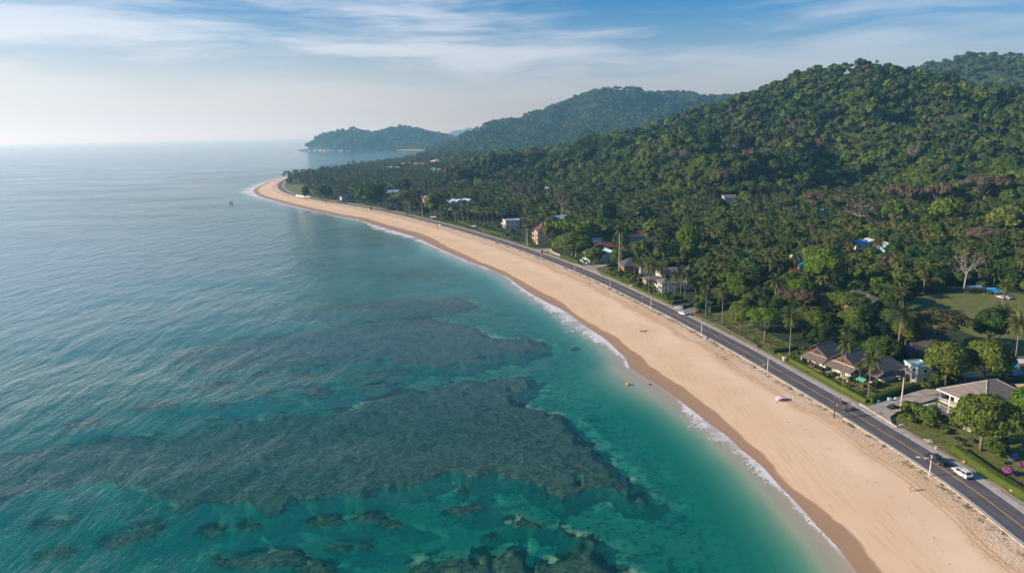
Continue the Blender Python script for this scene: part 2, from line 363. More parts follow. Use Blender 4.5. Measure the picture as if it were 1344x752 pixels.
for px_, py_, hw_, hh_, tl_ in REEF_PATCHES:       # shallow water over the coral heads too
    rg_ = gp([(px_+hw_*math.cos(a)*math.cos(R_(tl_))-hh_*math.sin(a)*math.sin(R_(tl_)), py_+hw_*math.cos(a)*math.sin(R_(tl_))+hh_*math.sin(a)*math.cos(R_(tl_))) for a in np.linspace(0, 2*math.pi, 16, False)], -1)
    c_ = rg_.mean(0); m_ = nearm & (np.hypot(PQ[:, 0]-c_[0], PQ[:, 1]-c_[1]) < 60)
    reef_w[m_] = np.maximum(reef_w[m_], sdf(PQ[m_], rg_)+1.7)
bed = Z.copy()
Z = np.where(ds < -3, Z*(1-up)+np.maximum(Z, -.75+.25*vnoise(PQ[:, 0], PQ[:, 1], 6, 9))*up, Z)
lawn = np.full(len(PQ), -50.0)
lm = (ds > 0) & (PQ[:, 1] < 2200)
for lw in LAWN_W:
    lawn[lm] = np.maximum(lawn[lm], sdf(PQ[lm], lw))
verge = np.where((dr > 0) & (PQ[:, 1] < 1500), 12-dr+3*vnoise(PQ[:, 0], PQ[:, 1], 25, 3), -50)
lawn = np.maximum(lawn, verge)
# beach at the far bay
fb = gp([(515, 198), (560, 198), (650, 197.5), (650, 193), (620, 192.5), (560, 193.5), (520, 196)], 2)
sand = np.where((dr < 4.0) & (PQ[:, 1] < 1700) & (np.abs(dr) < 400), 1.0, 0.0)
farb = (PQ[:, 1] > 3000) & (ds > 0) & (ds < 110) & (Z < 7) & (PQ[:, 0] > G(518, 197)[0]) & (PQ[:, 0] < 60)
sandf = np.where((PQ[:, 1] < 1700), np.clip(4.0-dr, -30, 30), np.where(farb, 10, -30.))
sandf = np.where(ds < 0, 10, sandf)
wet = np.interp(PQ[:, 1], *WET)
gme = me_from('ground', np.c_[PQ, Z], PF, True, dict(ds=ds, wet=wet, reef=np.clip(reef, -20, 20), lawn=np.clip(lawn, -20, 20), sandf=sandf, road=np.clip(dr, -200, 200)))
gm = bpy.data.materials.new('ground_cover'); gm.use_nodes = True; t = NT(gm.node_tree); t.n.clear()
P = t.pos()
a_ds, a_wet, a_reef, a_lawn, a_sand, a_road = [t.attr(k) for k in ('ds', 'wet', 'reef', 'lawn', 'sandf', 'road')]
n1 = t.noise(P, .05, 4); n2 = t.noise(P, .35, 5, .6); n3 = t.noise(P, 2.2, 3, .6); n4 = t.noise(P, .012, 3)
sandc = t.mix(t.sstep(n1, .35, .65), (.68, .505, .335), (.73, .565, .40))
# yellower drift band half way up and smoother, paler raked strip
frac = t.math('DIVIDE', a_ds, t.math('ADD', a_ds, t.math('MAXIMUM', t.math('MULTIPLY', a_road, -1), .5)))
wob = t.math('MULTIPLY_ADD', t.math('SUBTRACT', n1, .5), .35, frac)
fr2 = t.math('MULTIPLY_ADD', t.math('SUBTRACT', n2, .5), .10, wob)
band = t.math('MULTIPLY', t.sstep(fr2, .62, .72), t.sstep(fr2, .72, .82, 1, 0))
sandc = t.mix(t.math('MULTIPLY', band, .95), sandc, (.57, .405, .245))
low = t.sstep(fr2, .55, .35)
sandc = t.mix(t.math('MULTIPLY', low, .55), sandc, (.66, .475, .285))
upz = t.sstep(fr2, .62, .8)
foot = t.noise(P, 1.5, 4, .7)
sandc = t.mix(t.math('MULTIPLY', upz, t.sstep(foot, .50, .66)), sandc, (.42, .29, .175))
speck = t.noise(P, 3.0, 3, .75); sandc = t.mix(t.math('MULTIPLY', t.sstep(speck, .60, .74), t.sstep(fr2, .25, .6, .12, .5)), sandc, (.36, .25, .15))
wrack = t.math('MULTIPLY', t.math('MULTIPLY', t.sstep(t.math('ABSOLUTE', t.math('SUBTRACT', fr2, .50)), .035, .0), t.sstep(t.noise(P, .9, 4, .75), .56, .66)), .55); sandc = t.mix(wrack, sandc, (.20, .15, .09))
streak = t.noise(t.mapv(P, (1.3, .10, 1), (0, 0, R_(-20))), 1.0, 4, .6)
sandc = t.mix(t.math('MULTIPLY', t.math('MULTIPLY', low, t.sstep(streak, .45, .7)), .35), sandc, (.50, .33, .18))
# tyre tracks above the road edge strip
tr = t.math('ADD', a_road, t.math('MULTIPLY', t.math('SUBTRACT', n1, .5), 3.0))
for off in (10.6, 11.9):
    tk = t.math('ABSOLUTE', t.math('ADD', tr, off)); sandc = t.mix(t.math('MULTIPLY', t.sstep(tk, .28, .08), .5), sandc, (.30, .21, .14))
# dry grass tufts along the kerb
kerbm = t.math('MULTIPLY', t.sstep(a_road, -8.2, -5.2), t.sstep(t.noise(P, .45, 4, .7), .48, .60))
sandc = t.mix(kerbm, sandc, t.mix(n3, (.16, .12, .05), (.10, .12, .03)))
wetl = t.math('ADD', a_wet, t.math('MULTIPLY', t.math('SUBTRACT', t.noise(P, .08, 3), .5), 3.0))
wetm = t.sstep(t.math('SUBTRACT', a_ds, wetl), .5, -.5)
sandc = t.mix(wetm, sandc, (.345, .225, .135))
sheen = t.sstep(t.math('DIVIDE', a_ds, t.math('MAXIMUM', wetl, .5)), .8, .0)
# sea bed sand with pebbles and weed, then coral
bedc = t.mix(t.sstep(t.noise(P, .55, 5, .72), .52, .60), (.64, .60, .44), (.10, .11, .07))
bedc = t.mix(t.math('MULTIPLY', t.sstep(t.noise(P, .07, 4, .6), .45, .66), .40), bedc, (.14, .16, .10))
rub = t.math('MULTIPLY', t.sstep(t.noise(t.mapv(P, (.16, .30, 0)), 1.0, 5, .68), .555, .60), t.sstep(a_reef, -17, -7))
bedc = t.mix(rub, bedc, t.mix(t.sstep(t.noise(P, 1.1, 4, .7), .4, .65), (.030, .035, .022), (.20, .165, .10)))
bedm = t.sstep(a_ds, -14, -30)
bedc = t.mix(bedm, (.50, .42, .29), bedc)
und = t.sstep(a_ds, .2, -.6)
col = t.mix(und, sandc, bedc)
cn = t.noise(P, .9, 6, .7); cn2 = t.noise(P, .16, 4, .6)
corc = t.mix(t.sstep(cn, .38, .66), (.030, .032, .020), (.27, .215, .13))
corc = t.mix(t.sstep(cn2, .45, .7), corc, (.16, .14, .075))
corc = t.mix(t.math('MULTIPLY', t.sstep(t.noise(P, .38, 5, .75), .56, .64), .75), corc, (.018, .026, .020))
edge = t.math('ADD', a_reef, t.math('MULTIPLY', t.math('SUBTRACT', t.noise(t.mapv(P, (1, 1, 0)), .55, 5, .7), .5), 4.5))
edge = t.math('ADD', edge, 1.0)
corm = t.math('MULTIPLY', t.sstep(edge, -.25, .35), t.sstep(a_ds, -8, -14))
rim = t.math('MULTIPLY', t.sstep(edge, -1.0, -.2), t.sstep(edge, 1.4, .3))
corc = t.mix(t.math('MULTIPLY', t.sstep(edge, 2.2, .3), .92), corc, (.018, .026, .020))  # dark reef edge: shade of its steep sides painted into the coral colour
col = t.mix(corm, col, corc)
# land
soil = t.mix(t.sstep(n2, .35, .65), (.018, .038, .011), (.036, .055, .018))
grass = t.mix(t.sstep(n2, .3, .7), (.105, .135, .028), (.165, .180, .048))
grass = t.mix(t.sstep(n3, .62, .8), grass, (.16, .13, .06))
grass = t.mix(t.sstep(n1, .55, .75), grass, (.13, .13, .045))
land = t.mix(t.sstep(t.math('ADD', a_lawn, t.math('MULTIPLY', t.math('SUBTRACT', n2, .5), 4)), -.5, .5), soil, grass)
shoulder = t.sstep(t.math('ADD', a_road, t.math('MULTIPLY', n2, 1.6)), 8.0, 7.2)
land = t.mix(t.math('MULTIPLY', shoulder, t.sstep(a_road, 0, 1)), land, (.40, .34, .25))
sm = t.sstep(t.math('ADD', a_sand, t.math('MULTIPLY', n2, .5)), -.2, .4)
col = t.mix(t.math('MULTIPLY', sm, 1.0), land, col)
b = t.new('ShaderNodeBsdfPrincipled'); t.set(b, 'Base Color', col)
rg = t.mix(t.math('MULTIPLY', t.math('MULTIPLY', wetm, sheen), sm), (.9, .9, .9), (.28, .28, .28)); t.set(b, 'Roughness', rg)
b.inputs['Specular IOR Level'].default_value = .35
hh = t.math('MULTIPLY', t.math('MULTIPLY', foot, upz), .95)
hh = t.math('ADD', hh, t.math('MULTIPLY', streak, t.math('MULTIPLY', low, .08)))
hh = t.math('MULTIPLY', hh, t.math('SUBTRACT', 1.0, wetm))
hh = t.math('ADD', hh, t.math('MULTIPLY', cn, t.math('MULTIPLY', corm, 1.0)))
hh = t.math('ADD', hh, t.math('MULTIPLY', n3, t.math('MULTIPLY', t.math('SUBTRACT', 1.0, sm), .2)))
bp = t.new('ShaderNodeBump'); bp.inputs['Strength'].default_value = .8; bp.inputs['Distance'].default_value = .45; t.set(bp, 'Height', hh)
t.l.new(bp.outputs[0], b.inputs['Normal'])
o = t.new('ShaderNodeOutputMaterial'); t.l.new(b.outputs[0], o.inputs[0])
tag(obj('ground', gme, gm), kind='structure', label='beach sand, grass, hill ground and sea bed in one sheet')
# ---------------------------------------------------------------- water
foamw = 1.75*np.interp(PQ[:, 1], FOAM_Y, FOAM_W)*(1+.35*vnoise(PQ[:, 0], PQ[:, 1], 18, 11)+.25*vnoise(PQ[:, 0], PQ[:, 1], 7, 12))
keep = (ds < 9)
vid = -np.ones(len(PQ), int); vk = keep[PF].all(1)
used = np.unique(PF[vk]); vid[used] = np.arange(len(used))
wme = me_from('sea', np.c_[PQ[used], np.zeros(len(used))], vid[PF[vk]], True,
              dict(dep=np.clip(-bed[used], 0, 30), ds=np.clip(ds[used], -3000, 50), foamw=foamw[used], rf=np.clip(reef_w[used], -20, 20)))
wm = bpy.data.materials.new('sea_water'); wm.use_nodes = True; t = NT(wm.node_tree); t.n.clear()
P = t.pos(); a_dep, a_ds, a_fw, a_rf = [t.attr(k) for k in ('dep', 'ds', 'foamw', 'rf')]
PFl = t.mapv(P, (1, 1, 0))
a_rf = t.math('MULTIPLY', t.sstep(a_rf, .1, 2.4), t.sstep(a_ds, -5, -9))
depth = t.math('MULTIPLY', a_dep, t.math('SUBTRACT', 1.0, t.math('MULTIPLY', a_rf, .76)))
def expk(k): return t.math('EXPONENT', t.math('MULTIPLY', depth, -k))
tc = t.new('ShaderNodeCombineColor'); t.set(tc, 0, expk(.62)); t.set(tc, 1, expk(.125)); t.set(tc, 2, expk(.165))
trn = t.new('ShaderNodeBsdfTransparent'); t.set(trn, 'Color', tc.outputs[0])
bn = t.noise(t.mapv(P, (.004, .006, 1)), 1.0, 4, .6)
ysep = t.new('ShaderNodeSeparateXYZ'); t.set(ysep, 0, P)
deep_haze_col = t.mix(t.math('MULTIPLY', t.sstep(a_ds, -60, -280), t.sstep(ysep.outputs[1], 165, 400, .08, 1.0)), (.002, .185, .158), (.100, .345, .480))  # bluer offshore; the rise along Y paints in distant sky reflection and haze
deep_haze_col = t.mix(t.math('MULTIPLY', t.sstep(bn, .45, .7), .25), deep_haze_col, (.02, .075, .10))
dif = t.new('ShaderNodeBsdfDiffuse'); t.set(dif, 'Color', deep_haze_col)
opac = t.math('SUBTRACT', 1.0, t.math('EXPONENT', t.math('MULTIPLY', depth, -.165)))
body = t.new('ShaderNodeMixShader'); t.set(body, 0, opac); t.l.new(trn.outputs[0], body.inputs[1]); t.l.new(dif.outputs[0], body.inputs[2])
def P_x(t, P):
    q = t.new('ShaderNodeSeparateXYZ'); t.set(q, 0, P); return q.outputs[0]
# waves: wind chop and a longer swell, crests running obliquely towards the shore
wp = t.new('ShaderNodeVectorMath', operation='MULTIPLY_ADD'); t.set(wp, 0, t.noise(P, .018, 2, out='Color')); wp.inputs[1].default_value = (26, 26, 0); t.set(wp, 2, P); PW = wp.outputs[0]
def ridged(n): return t.math('SUBTRACT', 1.0, t.math('ABSOLUTE', t.math('MULTIPLY_ADD', n, 2.0, -1.0)))
wa = t.noise(t.mapv(PW, (.13, .040, 1)), 1.0, 2, .5)
wb = ridged(t.noise(t.mapv(PW, (.30, .10, 1)), 1.0, 3, .55))
wc = ridged(t.noise(t.mapv(PW, (.85, .34, 1)), 1.0, 3, .6))
wd_ = t.noise(t.mapv(PW, (2.4, 1.3, 1)), 1.0, 2, .5)
wsum = t.math('ADD', t.math('ADD', t.math('MULTIPLY', wa, 2.2), t.math('MULTIPLY', wd_, .30)), t.math('ADD', t.math('MULTIPLY', wb, .46), t.math('MULTIPLY', wc, .34)))
calm = t.sstep(t.noise(t.mapv(P, (.005, .012, 1)), 1.0, 4), .32, .66, .42, 1.05)
bp = t.new('ShaderNodeBump'); bp.inputs['Distance'].default_value = .72; t.set(bp, 'Height', wsum)
shal = t.math('MULTIPLY', t.sstep(a_ds, -1, -30, .22, .62), t.sstep(P_x(t, P), 40, -170, 1.0, 1.6))
t.set(bp, 'Strength', t.math('MULTIPLY', calm, shal))
gl = t.new('ShaderNodeBsdfGlossy'); gl.inputs['Roughness'].default_value = .06; t.l.new(bp.outputs[0], gl.inputs['Normal'])
dt = t.new('ShaderNodeVectorMath', operation='DOT_PRODUCT'); t.l.new(bp.outputs[0], dt.inputs[0]); t.l.new(t.new('ShaderNodeNewGeometry').outputs['Incoming'], dt.inputs[1])
cosi = t.math('ABSOLUTE', dt.outputs['Value']); FR = t.math('MULTIPLY_ADD', t.math('POWER', t.math('SUBTRACT', 1.0, cosi, clamp=True), 5.0), .98, .02)
surf = t.new('ShaderNodeMixShader'); t.set(surf, 0, FR); t.l.new(body.outputs[0], surf.inputs[1]); t.l.new(gl.outputs[0], surf.inputs[2])
# foam: lace that thickens towards the waterline
fn = t.noise(P, .35, 6, .7, 1.0)
vor = t.new('ShaderNodeTexVoronoi', feature='DISTANCE_TO_EDGE'); t.set(vor, 'Vector', P); vor.inputs['Scale'].default_value = .8
fx = t.math('ADD', t.math('DIVIDE', a_ds, t.math('MAXIMUM', a_fw, .05)), 1.0)
fx = t.math('ADD', fx, t.math('MULTIPLY', t.math('SUBTRACT', fn, .5), 1.5))
lace = t.math('SUBTRACT', fx, t.math('MULTIPLY', t.math('MULTIPLY', vor.outputs[0], 1.8), t.sstep(fx, 1.2, .2)))
fm = t.math('MULTIPLY', t.sstep(lace, .28, .62), t.sstep(a_ds, 2.0, .6))
fm = t.math('MULTIPLY', fm, t.sstep(a_fw, .1, .6))
brk = t.noise(t.mapv(P, (.05, .05, 0)), 1.0, 3, .6); fm = t.math('MULTIPLY', fm, t.sstep(brk, .36, .52, .25, 1.0))
fd = t.new('ShaderNodeBsdfDiffuse'); fd.inputs['Color'].default_value = (.78, .78, .78, 1)
fin = t.new('ShaderNodeMixShader'); t.set(fin, 0, t.math('MULTIPLY', fm, .9)); t.l.new(surf.outputs[0], fin.inputs[1]); t.l.new(fd.outputs[0], fin.inputs[2])
o = t.new('ShaderNodeOutputMaterial'); t.l.new(fin.outputs[0], o.inputs[0])
tag(obj('sea', wme, wm), kind='structure', label='clear green sea with foam at the waterline')
# ---------------------------------------------------------------- haze
hz = MB(); hz.box((0, 16500, 165), (46000, 36000, 370)); HZ = hz.build('haze', None); tag(HZ, kind='stuff', label='thin sea haze')
hm = bpy.data.materials.new('haze_air'); hm.use_nodes = True; t = NT(hm.node_tree); t.n.clear()
pv = t.new('ShaderNodeVolumePrincipled'); pv.inputs['Color'].default_value = (.30, .70, 1.0, 1); pv.inputs['Absorption Color'].default_value = (1, 1, 1, 1); pv.inputs['Density'].default_value = 1.35e-4; pv.inputs['Anisotropy'].default_value = .36
o = t.new('ShaderNodeOutputMaterial'); t.l.new(pv.outputs[0], o.inputs['Volume']); HZ.data.materials.append(hm)
# ---------------------------------------------------------------- roads
def ribbon(line, o0, o1, z, name, m, i0=0, i1=None, dash=None, thick=None):
    L = line[i0:i1]; tg = np.gradient(L, axis=0); tg /= np.linalg.norm(tg, axis=1)[:, None]; nr = np.stack([tg[:, 1], -tg[:, 0]], 1)*LAND
    a = L+nr*o0; b_ = L+nr*o1; n = len(L); V = []; Fc = []
    if thick is None:
        V = np.vstack([np.c_[a, np.full(n, z)], np.c_[b_, np.full(n, z)]])
        Fc = [(i, i+1, n+i+1, n+i) for i in range(n-1)]
    else:
        V = np.vstack([np.c_[a, np.full(n, z-thick)], np.c_[a, np.full(n, z)], np.c_[b_, np.full(n, z)], np.c_[b_, np.full(n, z-thick)]])
        for k in range(3): Fc += [(k*n+i, k*n+i+1, (k+1)*n+i+1, (k+1)*n+i) for i in range(n-1)]
    ob = obj(name, me_from(name, V, Fc), m); ob['kind'] = 'structure'; return ob
LAND = 1.0
_p = road[60]+np.array([(road[61]-road[60])[1], -(road[61]-road[60])[0]])*2
if ground_fields(np.array([_p]))[1][0] < 0: LAND = -1.0
asph = bpy.data.materials.new('asphalt'); asph.use_nodes = True; t = NT(asph.node_tree); b = t.n['Principled BSDF']; P = t.pos()
ac = t.mix(t.sstep(t.noise(P, .25, 4, .6), .35, .65), (.082, .080, .088), (.112, .108, .116))
tl = t.noise(t.mapv(P, (2.2, .04, 1), (0, 0, R_(7))), 1.0, 3)
ac = t.mix(t.sstep(tl, .52, .68), ac, (.145, .138, .142)); ac = t.mix(t.sstep(t.noise(P, 3, 2), .6, .8), ac, (.05, .05, .055))
t.set(b, 'Base Color', ac); b.inputs['Roughness'].default_value = .85
conc = mat('concrete', (.42, .38, .32), .9, var=.18, vscale=.8)
line_w = mat('white_line_paint', (.72, .71, .68), .7, var=.12, vscale=2.5); line_y = mat('yellow_line_paint', (.62, .38, .07), .7, var=.15, vscale=2.5)
HW = 4.0
ribbon(road, -HW, HW, 2.10, 'road', asph, thick=.5)
ribbon(road, HW, HW+1.7, 2.13, 'road_shoulder', conc, thick=.5)
ribbon(road, -HW-.45, -HW, 2.16, 'kerb', conc, thick=.9)
ribbon(road, -.11, .11, 2.106, 'centre_line_marking', line_y)
ribbon(road, -HW+.15, -HW+.36, 2.106, 'edge_line_marking', line_w)
ribbon(road, HW-.36, HW-.15, 2.106, 'edge_line_marking', line_w)
def sheet(name, pxs, z, m, kind='structure'):
    W = gp(pxs, 2.0); mb = MB(); mb.prism([tuple(p) for p in W], z-.3, z); o = mb.build(name, m); o['kind'] = kind; return o
# ---------------------------------------------------------------- where buildings stand (pixel of the roof's middle, its height)
# key, px, py, h_mid, w (along shore), d (inland), wall_h, roof_h, roof, wall colour, roof colour, floors, label
BL = [
 ('K', 713, 299, 11, 12, 11, 9.5, 4.2, 'gable', 'peach', 'maroon', 3, 'peach three storey guesthouse with balconies and a steep maroon gable roof'),
 ('L', 671, 289, 6.5, 12, 12, 6.6, .5, 'flat', 'white', 'palegrey', 2, 'white two storey flat roofed house with open balconies left of the peach guesthouse'),
 ('LL', 688, 287, 7, 13, 14, 5.5, 3.2, 'hip', 'brownw', 'darkroof', 1, 'low house with a wide dark hipped roof behind the white flat roofed one'),
 ('M', 733, 285, 5.5, 12, 15, 4.6, 2.4, 'gable', 'white', 'turqpale', 1, 'white cottage with pale turquoise gable roof below the small grass clearing'),
 ('N', 755, 291, 4.5, 6, 6, 4.0, 1.4, 'gable', 'white', 'palegrey', 1, 'small white gabled hut right of the turquoise roofed cottage'),
 ('N2', 759, 297, 3.5, 5, 6, 3.0, 1.2, 'gable', 'blue', 'white', 1, 'tiny blue walled hut with a white roof behind the spreading olive tree'),
 ('O1', 682, 253.5, 5, 11, 15, 4, 2, 'gable', 'white', 'palegrey', 1, 'long pale grey roof deep among the trees below the forest hill'),
 ('O2', 717, 247, 6, 14, 11, 5, 2.6, 'hip', 'white', 'white', 1, 'house with bright white hipped roof highest up among the trees'),
 ('P', 602, 263, 8.5, 16, 28, 7.5, 2.2, 'zig', 'white', 'paleblue', 1, 'long building under a pale blue roof of four peaks'),
 ('Q', 565, 258, 11, 16, 24, 10, 2.4, 'hip', 'coral', 'pinkroof', 2, 'coral walled two storey building with pinkish tiled roof'),
 ('R', 515, 251, 9, 15, 20, 8, 2.4, 'gable', 'white', 'paleblue', 1, 'lone pale blue metal roof between dark round trees'),
 ('I', 787, 330, 6, 12, 18, 5, 2.6, 'zig', 'paleblue', 'turqpale', 1, 'pale turquoise house with peaked porch facing the driveway'),
 ('J2', 795, 320, 5.5, 8, 13, 4, 2.6, 'hip', 'brownw', 'maroon', 1, 'maroon roof squeezed between two turquoise roofs'),
 ('J3', 785, 313, 5.5, 8, 14, 4, 2.0, 'gable', 'white', 'turqpale', 1, 'narrow turquoise white roof behind the maroon one'),
 ('J', 834, 306, 6, 11, 18, 4.6, 3.0, 'gable', 'white', 'maroon', 1, 'white walled house with a long maroon roof in the wood'),
 ('H', 828, 342, 6, 10, 11, 4, 3.8, 'hip', 'redw', 'slate', 1, 'dark slate pyramid roof above red brown walls by the tall pole'),
 ('H2', 849, 345, 5, 9, 10, 4, 2.4, 'hip', 'white', 'slate', 1, 'smaller grey hipped roof just right of the slate pyramid'),
 ('H3', 884, 353, 6, 10, 16, 4.4, 2.6, 'gable', 'white', 'greyroof', 1, 'long weathered grey roof half hidden by palms'),
 ('H5', 876, 368, 5.4, 7, 8, 5.0, 1.6, 'hip', 'white', 'greyroof', 2, 'white two storey veranda house with a low grey roof among palms'),
 ('H6', 856, 363, 4, 6, 8, 3.2, 1.2, 'hip', 'pinkw', 'greybrown', 1, 'pink beach bungalow with a small grey brown roof'),
 ('H4', 905, 360, 4.5, 6, 5, 3.6, 1.2, 'gable', 'white', 'turq', 1, 'little kiosk with vivid turquoise roof at the edge of the trees'),
 ('H7', 907, 371, 3, 4, 5, 2.6, .8, 'gable', 'white', 'turq', 1, 'lowest turquoise awning hut in front of the other one'),
 ('G', 956, 267, 6, 9, 12, 5, 2.4, 'gable', 'white', 'greyroof', 1, 'lone white house with a grey roof at the foot of the hill'),
 ('S1', 1046, 272, 4.5, 7, 7, 4, 1.2, 'gable', 'white', 'steelblue', 1, 'small steel blue roof left of the brown umbrella tree'),
 ('S2', 1080, 275, 4.5, 8, 13, 4, 1.4, 'gable', 'white', 'steelblue', 1, 'slanting steel blue roof under the brown umbrella tree'),
 ('E', 1053, 333, 6, 9, 11, 5, 1.8, 'gable', 'white', 'blue', 1, 'house with bright blue metal roof in the middle of the wood'),
 ('E2', 1053, 345, 4, 4, 4, 3.4, 1.2, 'gable', 'white', 'blue', 1, 'small shed with deep blue roof below the bright blue one'),
 ('F1', 1128, 316, 5, 8, 9, 4, 1.4, 'gable', 'white', 'blue', 1, 'blue end of the long row of sheds behind the palms'),
 ('F2', 1143, 314, 5.5, 8, 8, 4.4, 1.4, 'gable', 'white', 'white', 1, 'white roofed middle shed of the row behind the palms'),
 ('F3', 1165, 319, 5, 8, 8, 4, 1.4, 'gable', 'blue', 'white', 1, 'white roofed shed with blue wall at the right end of the row'),
 ('T1', 1076, 384, 5.5, 9, 9, 4, 2.6, 'hip', 'brownw', 'slate', 1, 'grey hipped roof left of the wide layered rain tree'),
 ('T2', 1124, 386, 6, 10, 13, 4.4, 3.4, 'hip', 'brownw', 'greybrown', 1, 'broad grey brown roof behind the wide layered rain tree'),
 ('T3', 1141, 389, 5.5, 9, 9, 4, 2.6, 'hip', 'brownw', 'greybrown', 1, 'lower grey brown roof near the left end of the big lawn'),
 ('D1', 1198, 456, 4.5, 8, 8, 3.6, 2.2, 'hip', 'brownw', 'darkroof', 1, 'dark brown roof under the spreading pale rain tree'),
 ('D2', 1226, 449, 5, 8, 9, 3.6, 2.4, 'hip', 'brownw', 'darkroof', 1, 'second dark roof further right under the pale rain tree'),
 ('C', 1206, 478, 5, 6, 5, 4.8, .4, 'flat', 'white', 'turqpale', 2, 'sunlit white house with turquoise awning between villa and green trees'),
 ('B0', 451, 257, 5, 7, 9, 3.4, 1.6, 'gable', 'white', 'greyblue', 1, 'blue grey roof beside parked cars near the far lawn'),
 ('B9', 472, 243.5, 6, 10, 10, 5, 2, 'gable', 'white', 'greyblue', 1, 'small blue grey roof buried in the palm grove'),
]
EXC = []                                    # (x, y, radius, corridor length) keep tall trees off
BPOS = {}
for row in BL:
    k, px, py, hm, w_, d_ = row[:6]
    z0 = 2.0
    for _ in range(5):
        p = G(px, py, z0+hm); z0 = max(gz(p[0], p[1]), 1.5)
    BPOS[k] = (p[0], p[1], z0)
    EXC.append((p[0], p[1], max(w_, d_)*.60+2.0, max(w_, d_)*.42, min(80, .12*math.hypot(p[0], p[1]))))
VILLAS = dict(V1=(1086, 455, 6.0), V2=(1122, 466, 6.0), V3=(1160, 475, 5.0), BIG=(1300, 512, 7.4))
for k, (px, py, hm) in VILLAS.items():
    p = G(px, py, 2+hm); BPOS[k] = (p[0], p[1], gz(p[0], p[1])); EXC.append((p[0], p[1], 10 if k == 'BIG' else 9, 7, 34))
VILLAGE = []
vr = np.random.default_rng(5)
def vil(px0, px1, py0, py1, n, cols):
    for i in range(n):
        px = px0+(px1-px0)*(i+.5)/n+vr.uniform(-1, 1); py = vr.uniform(py0, py1)
        p = G(px, py, 13); VILLAGE.append((p[0], p[1], gz(p[0], p[1]), cols[i % len(cols)])); EXC.append((p[0], p[1], 11, 7, 60))
vil(524, 560, 215.0, 216.8, 9, ['redroof', 'redroof', 'pinkroof']); vil(564, 579, 214, 217, 4, ['redroof', 'white', 'pinkroof']); vil(497, 526, 221, 223, 5, ['blue', 'redroof', 'turqpale', 'blue', 'turq'])
vil(566, 580, 223, 227, 3, ['paleblue', 'blue', 'white']); vil(530, 556, 217.6, 218.6, 4, ['redroof', 'white', 'pinkroof'])
EXC = np.array(EXC)
# ---------------------------------------------------------------- leaf, frond and bark materials
def ramp(t, f, stops):
    n = t.new('ShaderNodeValToRGB'); cr = n.color_ramp
    while len(cr.elements) > 1: cr.elements.remove(cr.elements[-1])
    cr.elements[0].position = stops[0][0]; cr.elements[0].color = (*stops[0][1], 1)
    for p_, c in stops[1:]:
        e = cr.elements.new(p_); e.color = (*c, 1)
    t.set(n, 0, f); return n.outputs[0]
def leafmat(name, stops, trans=.22):
    m = bpy.data.materials.new(name); m.use_nodes = True; t = NT(m.node_tree); t.n.clear()
    tn = t.new('ShaderNodeAttribute', attribute_name='tone', attribute_type='INSTANCER').outputs['Fac']
    ti = t.attr('tint')
    c = ramp(t, tn, stops)
    hv = t.new('ShaderNodeHueSaturation'); t.set(hv, 'Color', c); t.set(hv, 'Value', t.math('MULTIPLY_ADD', ti, .75, .62)); t.set(hv, 'Hue', t.math('MULTIPLY_ADD', ti, .03, .485))
    d = t.new('ShaderNodeBsdfPrincipled'); t.set(d, 'Base Color', hv.outputs[0]); d.inputs['Roughness'].default_value = .62; d.inputs['Specular IOR Level'].default_value = .22
    tr = t.new('ShaderNodeBsdfTranslucent'); t.set(tr, 'Color', hv.outputs[0])
    mx = t.new('ShaderNodeMixShader'); t.set(mx, 0, trans); t.l.new(d.outputs[0], mx.inputs[1]); t.l.new(tr.outputs[0], mx.inputs[2])
    o = t.new('ShaderNodeOutputMaterial'); t.l.new(mx.outputs[0], o.inputs[0]); return m
LEAF = leafmat('tree_leaves', [(0, (.010, .038, .012)), (.3, (.034, .078, .013)), (.5, (.072, .118, .018)), (.62, (.112, .150, .022)), (.75, (.085, .165, .012)), (.84, (.085, .090, .026)), (.92, (.105, .085, .050)), (.97, (.19, .150, .125)), (1.0, (.21, .085, .045))])
FROND = leafmat('palm_fronds', [(0, (.034, .066, .016)), (.5, (.078, .112, .024)), (1, (.165, .165, .045))], .18)
BARK = mat('bark', (.16, .125, .095), .9, var=.3, vscale=3); PBARK = mat('palm_bark', (.27, .235, .195), .9, var=.2, vscale=4); PALEBARK = mat('pale_bark', (.42, .37, .33), .85, var=.2, vscale=3)
def unit(v): return v/np.maximum(np.linalg.norm(v, axis=1)[:, None], 1e-6)
def cards(P, N, S, r):
    n = len(P); N = unit(N+r.normal(0, .42, (n, 3))); a = unit(np.cross(N, r.normal(0, 1, (n, 3)))); b = np.cross(N, a)
    s = S*r.uniform(.6, 1.35, n); asp = r.uniform(.45, .9, n)
    V = np.stack([P-a*s[:, None], P-b*(s*asp)[:, None], P+a*(s*.95)[:, None], P+b*(s*asp*.9)[:, None]], 1).reshape(-1, 3)
    return V, np.arange(4*n).reshape(n, 4), np.repeat(r.uniform(0, 1, n), 4)
_bm = bmesh.new(); bmesh.ops.create_icosphere(_bm, subdivisions=2, radius=1)
ICO_V = np.array([v.co[:] for v in _bm.verts]); ICO_F = np.array([[v.index for v in f.verts] for f in _bm.faces]); _bm.free()
